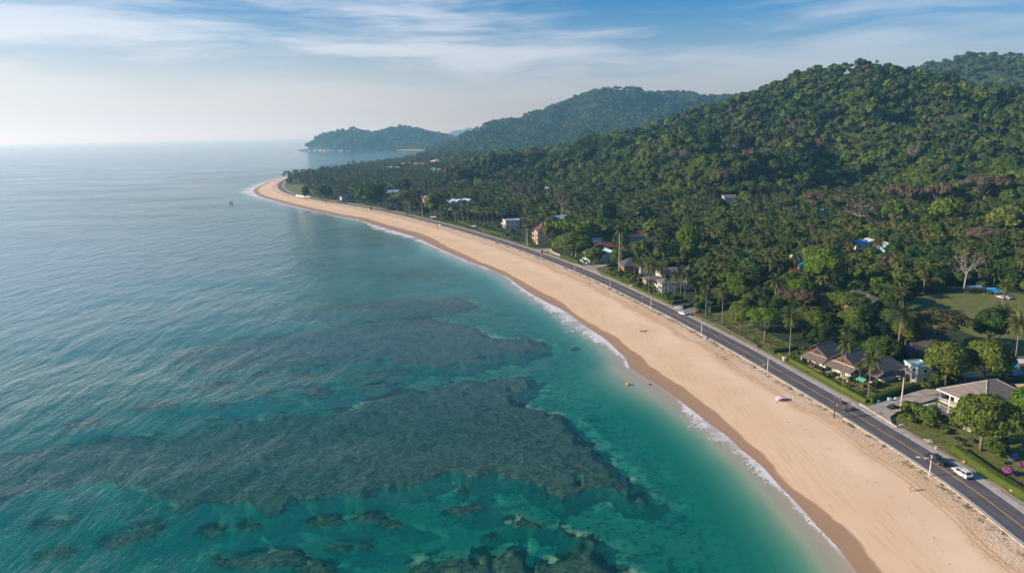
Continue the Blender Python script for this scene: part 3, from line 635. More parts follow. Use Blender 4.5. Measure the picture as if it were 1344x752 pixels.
def crown_mesh(name, seed, Rr, z0, z1, nl, nc, cs, flat=False, hull=.80, gap=0.0, lob=.42):
    r = np.random.default_rng(seed); zc = (z0+z1)/2; Hh = (z1-z0)/2
    L = []
    for i in range(nl):
        if flat:
            a = 2.4*i+r.uniform(-.5, .5); q = math.sqrt((i+.5)/nl)*.80; c = np.array([math.cos(a)*q*Rr, math.sin(a)*q*Rr, z1-Hh*.6-Hh*1.1*q*q+r.uniform(-.2, .2)*Hh]); rad = Rr*lob*r.uniform(.7, 1.1); L.append((c, rad, .42))
        else:
            y = 1-(i+.5)/nl*1.55; a = 2.399*i+r.uniform(-.4, .4); q = math.sqrt(max(0, 1-y*y)); k = r.uniform(.52, .70)
            c = np.array([math.cos(a)*q*Rr*k, math.sin(a)*q*Rr*k, zc+y*Hh*k]); rad = min(Rr, Hh*1.3)*lob*r.uniform(.75, 1.25); L.append((c, rad, .88))
    C = np.array([l[0] for l in L]); RA = np.array([l[1] for l in L]); SQ = np.array([l[2] for l in L])
    pk = RA**2/(RA**2).sum(); m = int(nc*1.7); li = r.choice(nl, m, p=pk)
    D = unit(r.normal(0, 1, (m, 3))); D[:, 2] = np.where(D[:, 2] < -.35, -D[:, 2], D[:, 2])
    off = D*RA[li][:, None]*r.uniform(.86, 1.06, m)[:, None]; off[:, 2] *= SQ[li]; P = C[li]+off
    inside = np.zeros(m, bool)
    for j in range(nl):
        q = P-C[j]; q = q/np.array([1, 1, SQ[j]]); inside |= (np.linalg.norm(q, axis=1) < RA[j]*.80) & (li != j)
    P = P[~inside][:nc]; D = D[~inside][:nc]; lj = li[~inside][:nc]
    if gap: k = r.uniform(0, 1, len(P)) > gap; P, D, lj = P[k], D[k], lj[k]
    V, Fc, ti = cards(P, D, cs, r); ti = np.clip(ti*.6+.4*np.repeat(r.uniform(0, 1, nl)[lj], 4), 0, 1)
    if hull:
        for j in range(nl):
            hv = ICO_V*(RA[j]*hull*(1+.10*np.sin(ICO_V[:, :1]*7+j)*np.cos(ICO_V[:, 1:2]*6)))*np.array([1, 1, SQ[j]])+C[j]
            k = len(V); V = np.vstack([V, hv]); f3 = ICO_F+k; Fc = np.vstack([Fc, np.c_[f3, f3[:, 2:3]]]) if False else Fc
            HV.append((k, ICO_F)) if False else None
            tri.append(f3); ti = np.r_[ti, np.full(len(hv), .34)]
    me = None
    faces = Fc.tolist()
    for f3 in tri: faces += f3.tolist()
    tri.clear()
    me = me_from(name, V, faces, False, dict(tint=ti)); me.materials.append(LEAF)
    return me, C, RA
tri = []
def trunk_mesh(name, C, z_fork, rad, r, m, nl=5, lean=.3):
    mb = MB(); b0 = (0, 0, -.4); f = (r.uniform(-lean, lean), r.uniform(-lean, lean), z_fork)
    mb.tube([b0, (f[0]*.3, f[1]*.3, z_fork*.5), f], [rad*1.3, rad, rad*.8], 7)
    o = np.argsort(-C[:, 2])[:nl] if len(C) > nl else range(len(C))
    for j in (r.permutation(len(C))[:nl]):
        c = C[j]; mid = (f[0]*.45+c[0]*.5+r.uniform(-.3, .3), f[1]*.45+c[1]*.5+r.uniform(-.3, .3), z_fork*.45+c[2]*.5)
        mb.tube([f, mid, tuple(c*np.array([.95, .95, .98]))], [rad*.55, rad*.35, rad*.12], 5)
    me = me_from(name, mb.v, mb.f, True); me.materials.append(m); return me
def palm_meshes(seed, lod, Hh=11.0, Rr=4.3):
    r = np.random.default_rng(seed); bend = r.uniform(-.9, .9, 2)
    pts = [(bend[0]*(q**2), bend[1]*(q**2), Hh*q-(.4 if q == 0 else 0)) for q in np.linspace(0, 1, 7 if lod < 2 else 3)]
    mb = MB(); mb.tube(pts, list(np.interp(np.linspace(0, 1, len(pts)), [0, .12, 1], [.26, .17, .12])), 6 if lod == 0 else 4)
    tm = me_from('palm_trunk', mb.v, mb.f, True); tm.materials.append(PBARK)
    top = np.array(pts[-1]); nf, ns = [(26, 12), (20, 5), (14, 3)][lod]; V, Fc, T = [], [], []
    for i in range(nf):
        q = (i+.5)/nf; az_ = i*2.399+r.uniform(-.2, .2); e0 = R_(78-105*q+r.uniform(-6, 6)); Ln = Rr*r.uniform(.85, 1.1)*(1.12-.22*abs(q-.5)); tone = r.uniform(0, 1)*(.6 if q < .8 else 1)
        p = top.copy(); e = e0; step = Ln/ns; tw = r.uniform(-.35, .35); pp = [p.copy()]; ee = [e]
        for s in range(ns):
            e -= (1.55/ns)*(.4+s/ns)*r.uniform(.85, 1.15); p = p+step*np.array([math.cos(az_)*math.cos(e), math.sin(az_)*math.cos(e), math.sin(e)]); pp.append(p.copy()); ee.append(e)
        sidev = np.array([-math.sin(az_), math.cos(az_), 0.])
        for s in range(ns):
            a, b_ = pp[s], pp[s+1]; d = unit((b_-a)[None])[0]; up_ = np.cross(d, sidev)*-1
            if up_[2] < 0: up_ = -up_
            qq = (s+.6)/ns; wl = Rr*.27*math.sin(math.pi*min(1, .16+.80*qq))**.8
            for sg in (-1, 1):
                droop = -.55+tw*sg*.4; out = sidev*sg*math.cos(droop)+up_*math.sin(droop)
                k = len(V)
                if lod == 0:
                    tip = a+(b_-a)*.5+out*wl+d*wl*.45
                    V += [a+(b_-a)*.12, a+(b_-a)*.80, tip+d*.10, tip-d*.04]
                else:
                    wl2 = Rr*.27*math.sin(math.pi*min(1, .16+.80*min(1, qq+1/ns)))**.8
                    V += [a, b_, b_+out*wl2*(.75 if lod == 1 else .8), a+out*wl+d*wl*.3]
                Fc.append((k, k+1, k+2, k+3)); T += [tone]*4
    cm = me_from('palm_crown', V, Fc, False, dict(tint=T)); cm.materials.append(FROND)
    if lod == 0:
        pass
    return tm, cm
def bare_meshes(seed, Hh=11, leaves=260, cs=.28):
    r = np.random.default_rng(seed); mb = MB(); tips = []
    mb.tube([(0, 0, -.4), (.1, 0, Hh*.2), (.2, .1, Hh*.42)], [.32, .24, .19], 6)
    tk = me_from('tree_trunk', mb.v, mb.f, True); tk.materials.append(PALEBARK); mb = MB()
    def br(p, d, L, rad, n):
        q = p+d*L*.5+r.normal(0, .06, 3)*L; e = p+d*L+r.normal(0, .05, 3)*L; mb.tube([tuple(p), tuple(q), tuple(e)], [rad, rad*.75, rad*.5], 4 if rad > .05 else 3, False); tips.append(e)
        if n: 
            for _ in range(3 if n > 1 else 4):
                dd = d+r.normal(0, .55, 3)+np.array([0, 0, .12]); br(e if r.uniform() > .3 else q, dd/np.linalg.norm(dd), L*.66, rad*.52, n-1)
    for i in range(6):
        a = i*1.05+r.uniform(-.3, .3); d = np.array([math.cos(a)*.75, math.sin(a)*.75, r.uniform(.5, 1.0)]); br(np.array([.13, .06, Hh*.33]), d/np.linalg.norm(d), Hh*.26, .12, 3)
    nv = len(mb.v); V = np.array(mb.v); Fs = list(mb.f); T = np.array(tips); P = T[r.integers(0, len(T), leaves)]+r.normal(0, .35, (leaves, 3))
    cv_, cf, ct = cards(P, r.normal(0, 1, (leaves, 3))+[0, 0, 1], cs, r)
    me = me_from('branches', np.vstack([V, cv_]), Fs+(cf+nv).tolist(), False, dict(tint=np.r_[np.full(nv, .5), ct])); me.materials.append(PALEBARK); me.materials.append(LEAF)
    mi = np.zeros(len(me.polygons), np.int32); mi[len(Fs):] = 1; me.polygons.foreach_set('material_index', mi)
    return tk, me
TM = {}                                      # (kind, lod) -> list of (trunk mesh, crown mesh), nominal R=5 H=10
LODS = [(5400, .29, 30), (900, .62, 13), (230, 1.15, 7)]
for lod, (nc, cs, nl) in enumerate(LODS):
    TM['round', lod] = []; TM['umbrella', lod] = []; TM['tall', lod] = []; TM['palm', lod] = []
    for s in range(4):
        r = np.random.default_rng(100+s+10*lod)
        cm, C, RA = crown_mesh('tree_crown', 10+s, 5.0, 2.2 if s % 2 else 1.6, 10.0, nl+s, nc, cs, hull=.66 if lod == 0 else .80, lob=(.37, .42, .44)[lod]); TM['round', lod].append((trunk_mesh('tree_trunk', C, 2.8, .28, r, BARK), cm))
        cm, C, RA = crown_mesh('tree_crown', 30+s, 3.6, 3.0, 12.0, nl, nc, cs*.95); TM['tall', lod].append((trunk_mesh('tree_trunk', C, 4.2, .25, r, BARK), cm))
    for s in range(2):
        r = np.random.default_rng(200+s)
        cm, C, RA = crown_mesh('tree_crown', 50+s, 6.6, 5.0, 8.6, nl+8, int(nc*1.1), cs*.9, flat=True, hull=0, gap=.10, lob=.30); TM['umbrella', lod].append((trunk_mesh('tree_trunk', C, 3.0, .30, r, BARK, 9), cm))
    for s in range(4 if lod == 0 else 3):
        TM['palm', lod].append(palm_meshes(70+s, lod))
TM['bare', 0] = [bare_meshes(5), bare_meshes(6)]; TM['bare', 2] = TM['bare', 1] = [bare_meshes(7, leaves=500, cs=.4), bare_meshes(8, leaves=500, cs=.4)]
def tree_obj(kind, lod, x, y, z, sc, sz, rz, tone, label, group=None, cat=None, var=None, name=None):
    ms = TM[kind, lod]; tm, cm = ms[(var if var is not None else rng.integers(0, 99)) % len(ms)]
    nm = name or dict(palm='palm_tree', round='broadleaf_tree', tall='tall_tree', umbrella='rain_tree', bare='bare_tree')[kind]
    root = thing(nm, label, cat or ('palm tree' if kind == 'palm' else 'tree'), (x, y, z), rz, group)
    root.scale = (sc, sc, sz)
    a = obj('trunk', tm, None, root); b_ = obj('fronds' if kind == 'palm' else ('branches' if kind == 'bare' else 'crown'), cm, None, root); b_['tone'] = float(tone)
    return root
HAND = []                                    # (x, y, crown radius) placed by hand
def htree(kind, bx, by, wpx, topy, tone, label, lod=0, var=None, nomR=None, group=None, rz=None, name=None):
    p = GG(bx, by); k = FPX/((p-[0, 0, CH])@_f); hm = (by-topy)/k*1.06; R0, H0 = dict(round=(5, 10), tall=(3.6, 12), umbrella=(6.8, 8.8), bare=(4.8, 10.5), palm=(4.3, 12.3))[kind]
    sc = wpx/2/k/R0; HAND.append((p[0], p[1], wpx/2/k))
    return tree_obj(kind, lod, p[0], p[1], p[2], sc, hm/H0, rng.uniform(0, 6.28) if rz is None else rz, tone, label, group, var=var, name=name)
H = htree
# palms one can point at
for bx, by, w_, ty, tn, lb in [
 (1036, 467, 28, 411, .5, 'tall slim palm beside the dark box hedge, left of the shingle villas'), (1106, 507, 27, 445, .45, 'palm rising in front of the middle shingle villa, near the road hedge'),
 (1138.5, 526, 26, 467, .55, 'palm at the hedge corner by the side road junction'), (1128, 501, 17, 478, .7, 'short leaning palm beside the green garden kiosk'),
 (926, 416.5, 20, 370, .4, 'palm by the left end of the low fence, beside the dark hedge'), (947.5, 426, 21, 377, .55, 'palm standing in the fence line above the verge'),
 (1016, 406.5, 24, 366, .55, 'palm behind the bright green spreading tree'), (1009, 372, 24, 333, .7, 'palm with yellowish fronds over the dark thicket, left of the red tree'),
 (1041, 372, 20, 334, .6, 'palm left of the deep blue shed roof'), (947, 330, 14, 303, .5, 'lone palm poking out above the dark round trees, right of the vivid green tree'),
 (1071.5, 340, 17, 305, .8, 'yellowish palm right of the bright blue roof'), (1086, 350, 19, 314, .8, 'palm above the vivid green tree at right of the blue roof'),
 (978, 345, 18, 310, .6, 'palm in the thicket left of the tall yellowish palm'), (870, 352, 20, 320, .5, 'palm behind the long weathered grey roof'),
 (948, 382, 24, 340, .7, 'palm whose crown spreads over the yellow green tree'), (973, 388, 18, 353, .6, 'palm right of the yellow green tree'), (987, 392, 16, 360, 0.0, 'young palm with upright fresh green fronds'),
 (1153, 348, 20, 316, .7, 'palm in front of the white shed roofs'), (1176, 378, 22, 340, .8, 'palm over the shrubs between sheds and big lawn'), (1212, 388, 26, 350, .7, 'bushy palm at the back edge of the big lawn'),
 (1336.5, 375, 22, 336, .7, 'tall palm at the right picture edge behind the lawn'), (1157, 412, 24, 377, .45, 'palm at the left end of the big lawn'), (1177, 466, 48, 405, .25, 'large leaning palm with long fronds above the villas'),
 (1331, 482, 34, 420, .75, 'tall palm with yellow fronds right of the big green trees'), (1311, 452, 30, 405, .2, 'dark palm behind the round dark tree on the lawn'),
 (851, 392, 17, 345, .8, 'yellowish palm in front of the veranda house'), (858, 388, 15, 347, .7, 'palm crowded beside the yellowish one by the veranda house'), (866, 384, 15, 349, .6, 'third palm of the clump left of the veranda house'),
 (884, 392, 15, 358, .7, 'palm over the right side of the veranda house'), (893, 386, 15, 352, .5, 'palm beside the little turquoise kiosk'), (872, 376, 15, 346, .8, 'palm behind the veranda house roof'), (838, 372, 14, 343, .6, 'short palm left of the pink bungalow'), (846, 380, 14, 350, .7, 'palm in front of the pink bungalow'), (876, 391, 13, 363, .6, 'low palm before the veranda house columns'), (899, 393, 14, 362, .5, 'palm between veranda house and lowest awning hut'), (832, 366, 13, 341, .4, 'palm against the slate pyramid roof'),
 (690, 318, 13, 291, .8, 'palm beside the tall pale post left of the peach guesthouse'), (703, 316, 14, 290, .9, 'yellow palm brushing the peach guesthouse balcony'),
 (815, 356, 20, 300, .3, 'palm crown beside the tall landward pole'), (1313, 412, 20, 372, .6, 'palm behind the blue market canopies')]:
    H('palm', bx, by, w_, ty, tn, lb)
for i, (bx, by) in enumerate([(608.6, 293), (614.6, 293.6), (621, 294), (625, 294.5), (630, 295), (636, 295), (640.5, 295.6), (646.5, 295.6), (653, 297), (602, 291), (659, 296)]):
    H('palm', bx, by, 9.5, 272.5+.35*i, .75, ['second','third','fourth','fifth','sixth','seventh','eighth','ninth','tenth','first','last'][i]+' slim palm of the straight roadside row, counted from the left', lod=1, group='palms in the straight row by the road')
for i, (bx, by, ty) in enumerate([(372.5, 237.5, 229), (375, 238, 226), (378.5, 238.5, 226), (383, 238, 228), (388, 239, 229)]):
    H('palm', bx, by, 5.5, ty, .1, ['leftmost','second from left','middle','fourth from left','rightmost'][i]+' dark palm of the cluster where the road rounds the point', lod=1, group='palms at the tip of the point')
# broadleaf trees one can point at
for a in [
 ('round', 1287, 591, 78, 521, .58, 'broad olive green tree with a thick trunk in front of the big villa'), ('round', 1240, 508, 58, 452, .60, 'full mid green tree right of the white house'), ('round', 1292, 506, 62, 449, .63, 'widest rounded green tree behind the big grey villa roof'),
 ('umbrella', 1227, 460, 88, 408, .86, 'pale spreading rain tree with visible limbs beside the lawn'), ('round', 1296, 456, 44, 408, .33, 'round dark green tree at the near edge of the lawn'), ('round', 1348, 566, 46, 508, .74, 'bright green tree cut by the right picture edge beside the big villa'),
 ('umbrella', 1004, 449, 60, 404, .75, 'bright yellow green spreading tree with shade below, beside the road verge'), ('round', 972, 436, 32, 396, .62, 'small round tree between the fenced palms and the bright green tree'), ('umbrella', 1048, 424, 46, 378, .90, 'thin leaning tree with airy brownish crown behind the slim palm'),
 ('umbrella', 955, 388, 32, 358, .72, 'low yellow green flat topped tree under a palm'), ('round', 1042, 382, 20, 354, 1.0, 'small tree with red orange blossom'), ('round', 1080, 384, 54, 330, .73, 'vivid green domed tree right of the red flowering one'),
 ('round', 904, 338, 33, 297, .75, 'vivid green round tree in the dark wood behind the turquoise kiosk'), ('umbrella', 1104, 420, 66, 384, .66, 'wide layered rain tree in front of the grey brown roofs'), ('round', 1121, 446, 44, 404, .58, 'mid green tree just behind the middle shingle villa'),
 ('round', 1073, 446, 40, 408, .80, 'olive domed tree behind the left shingle villa'), ('round', 1188, 458, 34, 420, .62, 'leafy tree under the large leaning palm'), ('round', 1160, 446, 32, 412, .45, 'dark tree left of the large leaning palm'),
 ('umbrella', 1068, 284, 34, 252, .92, 'brown flat topped umbrella tree above the steel blue roof'), ('umbrella', 1290, 272, 64, 232, .92, 'broad brown umbrella tree at the foot of the right hill'), ('umbrella', 1187, 280, 60, 243, .90, 'pale grey green umbrella tree left of the broad brown one'), ('umbrella', 1230, 282, 42, 242, .90, 'brownish crown between the pale and the broad brown umbrella tree'),
 ('umbrella', 1288, 332, 46, 299, .93, 'brown umbrella tree with pale trunk behind the leafless white tree'), ('bare', 1265, 380, 36, 327, .95, 'leafless white tree with a tall trunk behind the lawn'), ('bare', 1127, 300, 42, 262, .93, 'pinkish grey thin crowned tree below the hill'), ('tall', 1231, 322, 14, 292, .45, 'narrow tree with a bleached trunk behind the palms'),
 ('umbrella', 752, 325, 66, 288, .66, 'wide olive and green spreading tree right of the peach guesthouse'), ('round', 751, 338, 54, 309, .66, 'low bright green rounded tree in front of the spreading one'), ('round', 779, 350, 24, 325, .64, 'small roadside tree in front of the pale turquoise house'),
 ('round', 723, 322, 24, 290, .6, 'tall green tree against the right side of the peach guesthouse'), ('round', 812, 352, 22, 330, .45, 'dense dark bush tree left of the slate pyramid roof'), ('round', 856, 318, 26, 290, .65, 'flat green crown above the long maroon roof'),
 ('round', 795, 300, 26, 268, .35, 'large dark tree behind the maroon roof'), ('round', 840, 300, 30, 270, .3, 'dark broad crown behind the long maroon roof'), ('bare', 678, 268, 20, 243, .92, 'brown feathery tree left of the grass clearing'), ('bare', 738, 282, 20, 252, .92, 'pale brown tree at the edge of the grass clearing'), ('umbrella', 744, 276, 34, 250, .88, 'thin dry crown above the grass clearing'),
 ('umbrella', 534, 282, 40, 252, .83, 'olive domed rain tree by the far road'), ('round', 487, 276, 36, 244, .30, 'very dark tree left of the lone pale blue roof'), ('umbrella', 515, 276, 32, 254, .88, 'brownish green low tree under the lone pale blue roof'), ('round', 571, 284, 27, 255, .55, 'green tree covering the coral building'), ('round', 530, 258, 22, 238, .12, 'blackish round crown behind the lone pale blue roof'),
 ('round', 497, 270, 17, 243, .86, 'brown green tree beside the lone pale blue roof'), ('round', 402, 263, 10, 247, .2, 'dark tree behind the small white wall by the road bend'), ('round', 428, 266, 22, 246, .25, 'dark tree at the right end of the far lawn'),
 ('bare', 893, 217, 24, 196, .97, 'pink grey leafless crown on the left slope of the main hill'), ('bare', 1197, 218, 17, 190, .96, 'pale bare tree high on the right slope of the main hill'), ('bare', 1075, 150, 12, 116, .96, 'bare tree near the top left of the main hill'), ('bare', 963, 198, 12, 182, .97, 'small pinkish tree on the left slope'), ('bare', 1154, 140, 13, 112, .96, 'bare tree just below the summit'), ('bare', 1189, 138, 13, 115, .96, 'bare crown right of the summit'), ('umbrella', 1207, 146, 18, 126, .95, 'flat pinkish crown on the right shoulder of the summit'),
 ('bare', 1014, 202, 12, 184, .96, 'thin bare tree low on the left slope'), ('round', 1090, 156, 22, 130, .74, 'bright green tree in the middle of the main hill slope'), ('round', 1108, 226, 18, 200, .70, 'bright leafy tree with pale trunk low on the hill'), ('umbrella', 598, 246, 50, 219, .84, 'huge olive domed tree at the foot of the middle hill'), ('umbrella', 700, 214, 26, 199, .84, 'brown olive tree on the ridge line before the middle hill'),
 ('umbrella', 1330, 250, 40, 225, .66, 'green layered crown at the right edge under the hill'), ('round', 1240, 300, 40, 262, .68, 'broad light green tree under the brown umbrella trees'), ('round', 1320, 312, 50, 272, .62, 'broad green crown at the right edge above the brown umbrella tree'), ('round', 1170, 302, 34, 268, .52, 'dark green round tree left of the broad light green one')]:
    k_, bx, by, w_, ty, tn, lb = a
    H(k_, bx, by, w_, ty, tn, lb, lod=0 if by > 330 else 1)
# ---------------------------------------------------------------- the rest of the woods
ER = np.hypot(PQ[:, 0], PQ[:, 1]).reshape(560, 860); EL = ((Z.reshape(560, 860)+7-CH)/ER); CM = np.maximum.accumulate(EL, 0)
def visible(P, z, top):
    r_ = np.hypot(P[:, 0], P[:, 1]); a = np.degrees(np.arctan2(P[:, 0], P[:, 1])); ia = np.clip(((a+64)/128*859).astype(int), 0, 859)
    ir = np.clip((np.log(r_/55)/np.log(34000/55)*559).astype(int)-2, 0, 559); return (z+top-CH)/r_ > CM[ir, ia]-.016
def candidates(x0, x1, y0, y1, s):
    gx, gy = np.meshgrid(np.arange(x0, x1, s), np.arange(y0, y1, s*.9)); gx = gx+(np.arange(gx.shape[0])[:, None] % 2)*s/2
    P = np.stack([gx.ravel(), gy.ravel()], 1); P += rng.uniform(-.38, .38, P.shape)*s; return P
CA = []
for x0, x1, y0, y1, s, d0_, d1_ in [(20, 900, 90, 1000, 6.8, 0, 620), (-700, 1300, 500, 2000, 7.0, 620, 1600), (-700, 3200, 1300, 3900, 10.5, 1600, 3700), (-1400, 700, 3300, 5200, 15, 3700, 5200)]:
    P = candidates(x0, x1, y0, y1, s); dd = np.hypot(P[:, 0], P[:, 1]); P = P[(dd >= d0_) & (dd < d1_) & (P[:, 0]/np.maximum(P[:, 1], 1) < 1.0)]; CA.append(P)
P = np.vstack(CA)
f_ = ground_fields(P); z = height(P, f_)
ok = (f_[0] > 6) & ~((f_[1] < 13) & (P[:, 1] < 1700))
ok &= ~((P[:, 1] > 3000) & (f_[0] < 25) & (P[:, 0] > G(518, 197)[0]))
for lw in LAWN_W: ok[ok] &= sdf(P[ok], lw) < -1.5
for x, y, rad, half, cor in EXC:
    v = P-np.array([x, y]); u = np.array([x, y])/math.hypot(x, y); al = -(v@u); pe = np.abs(v@np.array([u[1], -u[0]]))
    ok &= ~((np.hypot(v[:, 0], v[:, 1]) < rad*.8) | ((al > 0) & (al < cor) & (pe < half)))
for x, y, rad in HAND: ok &= np.hypot(P[:, 0]-x, P[:, 1]-y) > rad*.75+1.2
SIDE = [gp(q, 2) for q in ([(1140, 536), (1182, 519), (1240, 508), (1290, 497), (1300, 505), (1235, 528), (1200, 536), (1163, 550)], [(885, 404), (905, 396), (918, 402), (912, 412), (900, 414)], [(762, 350), (800, 345), (802, 351), (790, 360)], [(700, 332), (705, 324), (724, 325), (735, 336)])]
for q in SIDE: ok &= sdf(P, q) < -2
ok &= visible(P, z, 14)
# pixel position, for zoning and for leaving out what lies far outside the view
rel = np.c_[P, z]-[0, 0, CH]; kk = rel@_f; pxx = 672+FPX*(rel@CR)/kk; pyy = 376-FPX*(rel@CU)/kk
ok &= (pxx > -120) & (pxx < 1600) & (pyy < 900)
# roads of sight: keep small things low right behind the verge gardens
ok &= ~((pyy > 372) & (f_[1] < 26))
ok &= ~((pxx > 1195) & (pyy > 405) & (pyy < 600))

P, z, pxx, pyy, fd = P[ok], z[ok], pxx[ok], pyy[ok], f_[1][ok]; n = len(P); dist = np.hypot(P[:, 0], P[:, 1])
hill = z > 14
cl_ = vnoise(P[:, 0], P[:, 1], 60, 31); cl2 = vnoise(P[:, 0], P[:, 1], 170, 32); cl3 = vnoise(P[:, 0], P[:, 1], 34, 33)
pp_ = np.where(pxx < 575, .80, np.where(pxx < 700, .36, np.where(pyy < 262, .15, np.where((pxx > 880) & (pyy < 340), .42, np.where(pyy > 345, .22, .28)))))+.45*cl_
pp_ = np.where(hill, .03, pp_); pp_ = np.where(dist > 2300, 0, pp_)
ispalm = rng.uniform(0, 1, n) < pp_
tone = np.clip(.44+.12*vnoise(P[:, 0], P[:, 1], 45, 35)+.16*cl2+rng.normal(0, .17, n), .02, .70)
u = rng.uniform(0, 1, n); tone = np.where(u > .975, rng.uniform(.71, .77, n), tone); tone = np.where((u < .085), rng.uniform(.80, .93, n), tone); tone = np.where((u < .012) & hill, .96, tone)
kind = np.where(ispalm, 0, np.where(rng.uniform(0, 1, n) < .16, 2, 1)); kind = np.where((kind > 0) & (tone > .8) & (rng.uniform(0, 1, n) < .55), 3, kind); kind = np.where((kind > 0) & (tone > .95), 4, kind)
KN = ['palm', 'round', 'tall', 'umbrella', 'bare']
far_s = np.interp(dist, [0, 620, 1600, 3300, 5200], [.86, .92, 1.02, 1.30, 1.7])
sc = far_s*np.where(ispalm, rng.uniform(.82, 1.1, n), np.clip(.94+.30*cl3+rng.normal(0, .22, n), .55, 1.75)*np.where(hill, 1.12, 1.0)); sz = np.where(ispalm, rng.uniform(.75, 1.08, n)*np.minimum(far_s, 1.1), sc*rng.uniform(.8, 1.1, n)*np.where(hill, 1.0, .92))
tone = np.where(ispalm, np.clip(.5+.3*cl2+rng.normal(0, .22, n), 0, 1), tone)
rzz = rng.uniform(0, 6.28, n)
gr_z = ispalm & (dist > 600)
sz = np.where(gr_z, sz*rng.uniform(.85, 1.45, n), sz); sc = np.where(gr_z, sc*rng.uniform(.9, 1.2, n), sc)
order = np.argsort(dist); infr = (pxx > 5) & (pxx < 1340) & (pyy > 20) & (pyy < 760)
words_ = {0: 'coconut palm', 1: 'round leafy tree', 2: 'narrow leafy tree', 3: 'flat topped tree', 4: 'thin leafless tree'}
def zone(px, py, h_):
    if h_: return ('on the lower slope of the main hill', 'lower hill slope')
    if px < 590: return ('in the crowded grove on the far point behind the road bend', 'far point grove')
    if px < 700: return ('in the wood between the pale blue roof and the white flat roofed house', 'wood behind the straight palm row')
    if px < 830: return ('in the wood behind the peach guesthouse', 'wood behind the guesthouse')
    if py < 345 and px < 1000: return ('in the dense wood right of the long maroon roof', 'wood right of the maroon roof')
    if px < 1000: return ('in the thick belt behind the veranda house and low fence', 'belt behind the veranda house')
    if py < 352: return ('on the plain around the bright blue roof', 'plain below the hill')
    if px < 1185: return ('in the belt behind the three shingle villas', 'belt behind the villas')
    return ('at the edge of the big lawn', 'edge of the big lawn')
chosen = np.zeros(n, bool)
lim = {0: 300-52, 1: 300-45, 2: 120, 3: 45, 4: 12}
LM = [(1087, 450, 'the left shingle villa'), (1124, 462, 'the middle shingle villa'), (1160, 470, 'the right shingle villa'), (1290, 505, 'the big hipped villa'), (1206, 478, 'the sunlit white house'), (1212, 452, 'the dark brown roofs'), (1128, 386, 'the grey brown roofs'), (1076, 384, 'the small grey hipped roof'),
 (1053, 335, 'the bright blue roof'), (1143, 315, 'the row of blue and white sheds'), (1080, 275, 'the slanting blue roof'), (956, 267, 'the lone white house'), (905, 365, 'the turquoise kiosk'), (880, 360, 'the veranda house'), (828, 342, 'the slate pyramid roof'), (834, 306, 'the long maroon roof'), (787, 325, 'the pale turquoise house'),
 (757, 292, 'the small white huts'), (733, 285, 'the turquoise roofed cottage'), (745, 281, 'the grass clearing'), (713, 300, 'the peach guesthouse'), (671, 290, 'the white flat roofed house'), (630, 285, 'the straight palm row'), (602, 262, 'the four peaked pale blue roof'), (565, 258, 'the coral building'), (515, 251, 'the lone pale blue roof'),
 (682, 253, 'the long pale grey roof'), (717, 247, 'the bright white hipped roof'), (1042, 364, 'the red flowering tree'), (1080, 352, 'the vivid green domed tree'), (904, 312, 'the vivid green round tree'), (1265, 350, 'the leafless white tree'), (1288, 315, 'the brown umbrella tree'), (1290, 250, 'the wide umbrella tree'), (1186, 262, 'the pale umbrella tree'), (1225, 430, 'the pale rain tree'),
 (1265, 400, 'the big lawn'), (1295, 387, 'the blue market canopies'), (1104, 400, 'the layered rain tree'), (1004, 425, 'the bright spreading tree'), (955, 368, 'the low yellow green tree'), (972, 415, 'the fenced palms'), (1177, 425, 'the large leaning palm'), (1331, 440, 'the tall yellow palm'), (1127, 280, 'the pinkish thin tree'), (1240, 285, 'the broad light green tree'), (755, 310, 'the spreading olive tree')]
LXY = np.array([(a, b_) for a, b_, _ in LM], float)
def tword(kd, tn, big):
    if kd == 0: return ('dark coconut palm' if tn < .35 else 'yellowish coconut palm' if tn > .68 else 'green coconut palm')
    if kd == 3: return 'flat topped brownish tree' if tn > .87 else 'flat topped olive tree'
    if kd == 4: return 'thin leafless tree'
    c_ = 'very dark' if tn < .24 else 'dark green' if tn < .40 else 'mid green' if tn < .55 else 'light green' if tn < .71 else 'vivid green' if tn < .79 else 'olive brown'
    return ('big ' if big > 1.02 else '')+c_+(' narrow tree' if kd == 2 else ' round tree')
rec = []
for kd in range(5):
    c = 0
    for i in order:
        if kind[i] != kd or not infr[i] or dist[i] > 1500: continue
        if c >= lim[kd]: break
        c += 1; chosen[i] = True; ty_ = pyy[i]-FPX/dist[i]*6
        dd_ = np.hypot((LXY[:, 0]-pxx[i]), (LXY[:, 1]-ty_)*1.6); j = int(np.argmin(dd_)); dx, dy = pxx[i]-LXY[j, 0], ty_-LXY[j, 1]
        rel_ = 'beside' if dd_[j] < 6 else ('left of' if dx < 0 else 'right of') if abs(dx) > abs(dy)*1.3 else ('behind' if dy < 0 else 'in front of')
        if dd_[j] > 60: rel_ = 'far '+rel_ if rel_ != 'beside' else rel_
        rec.append((i, kd, '%s %s %s' % (tword(kd, tone[i], sc[i]/far_s[i]), rel_, LM[j][2]), pxx[i]))
by_ = {}
for q in rec: by_.setdefault(q[2], []).append(q)
ORD = ['', 'second', 'third', 'fourth', 'fifth', 'sixth', 'seventh', 'eighth', 'ninth', 'tenth', 'eleventh', 'twelfth', 'thirteenth', 'fourteenth', 'fifteenth', 'sixteenth']
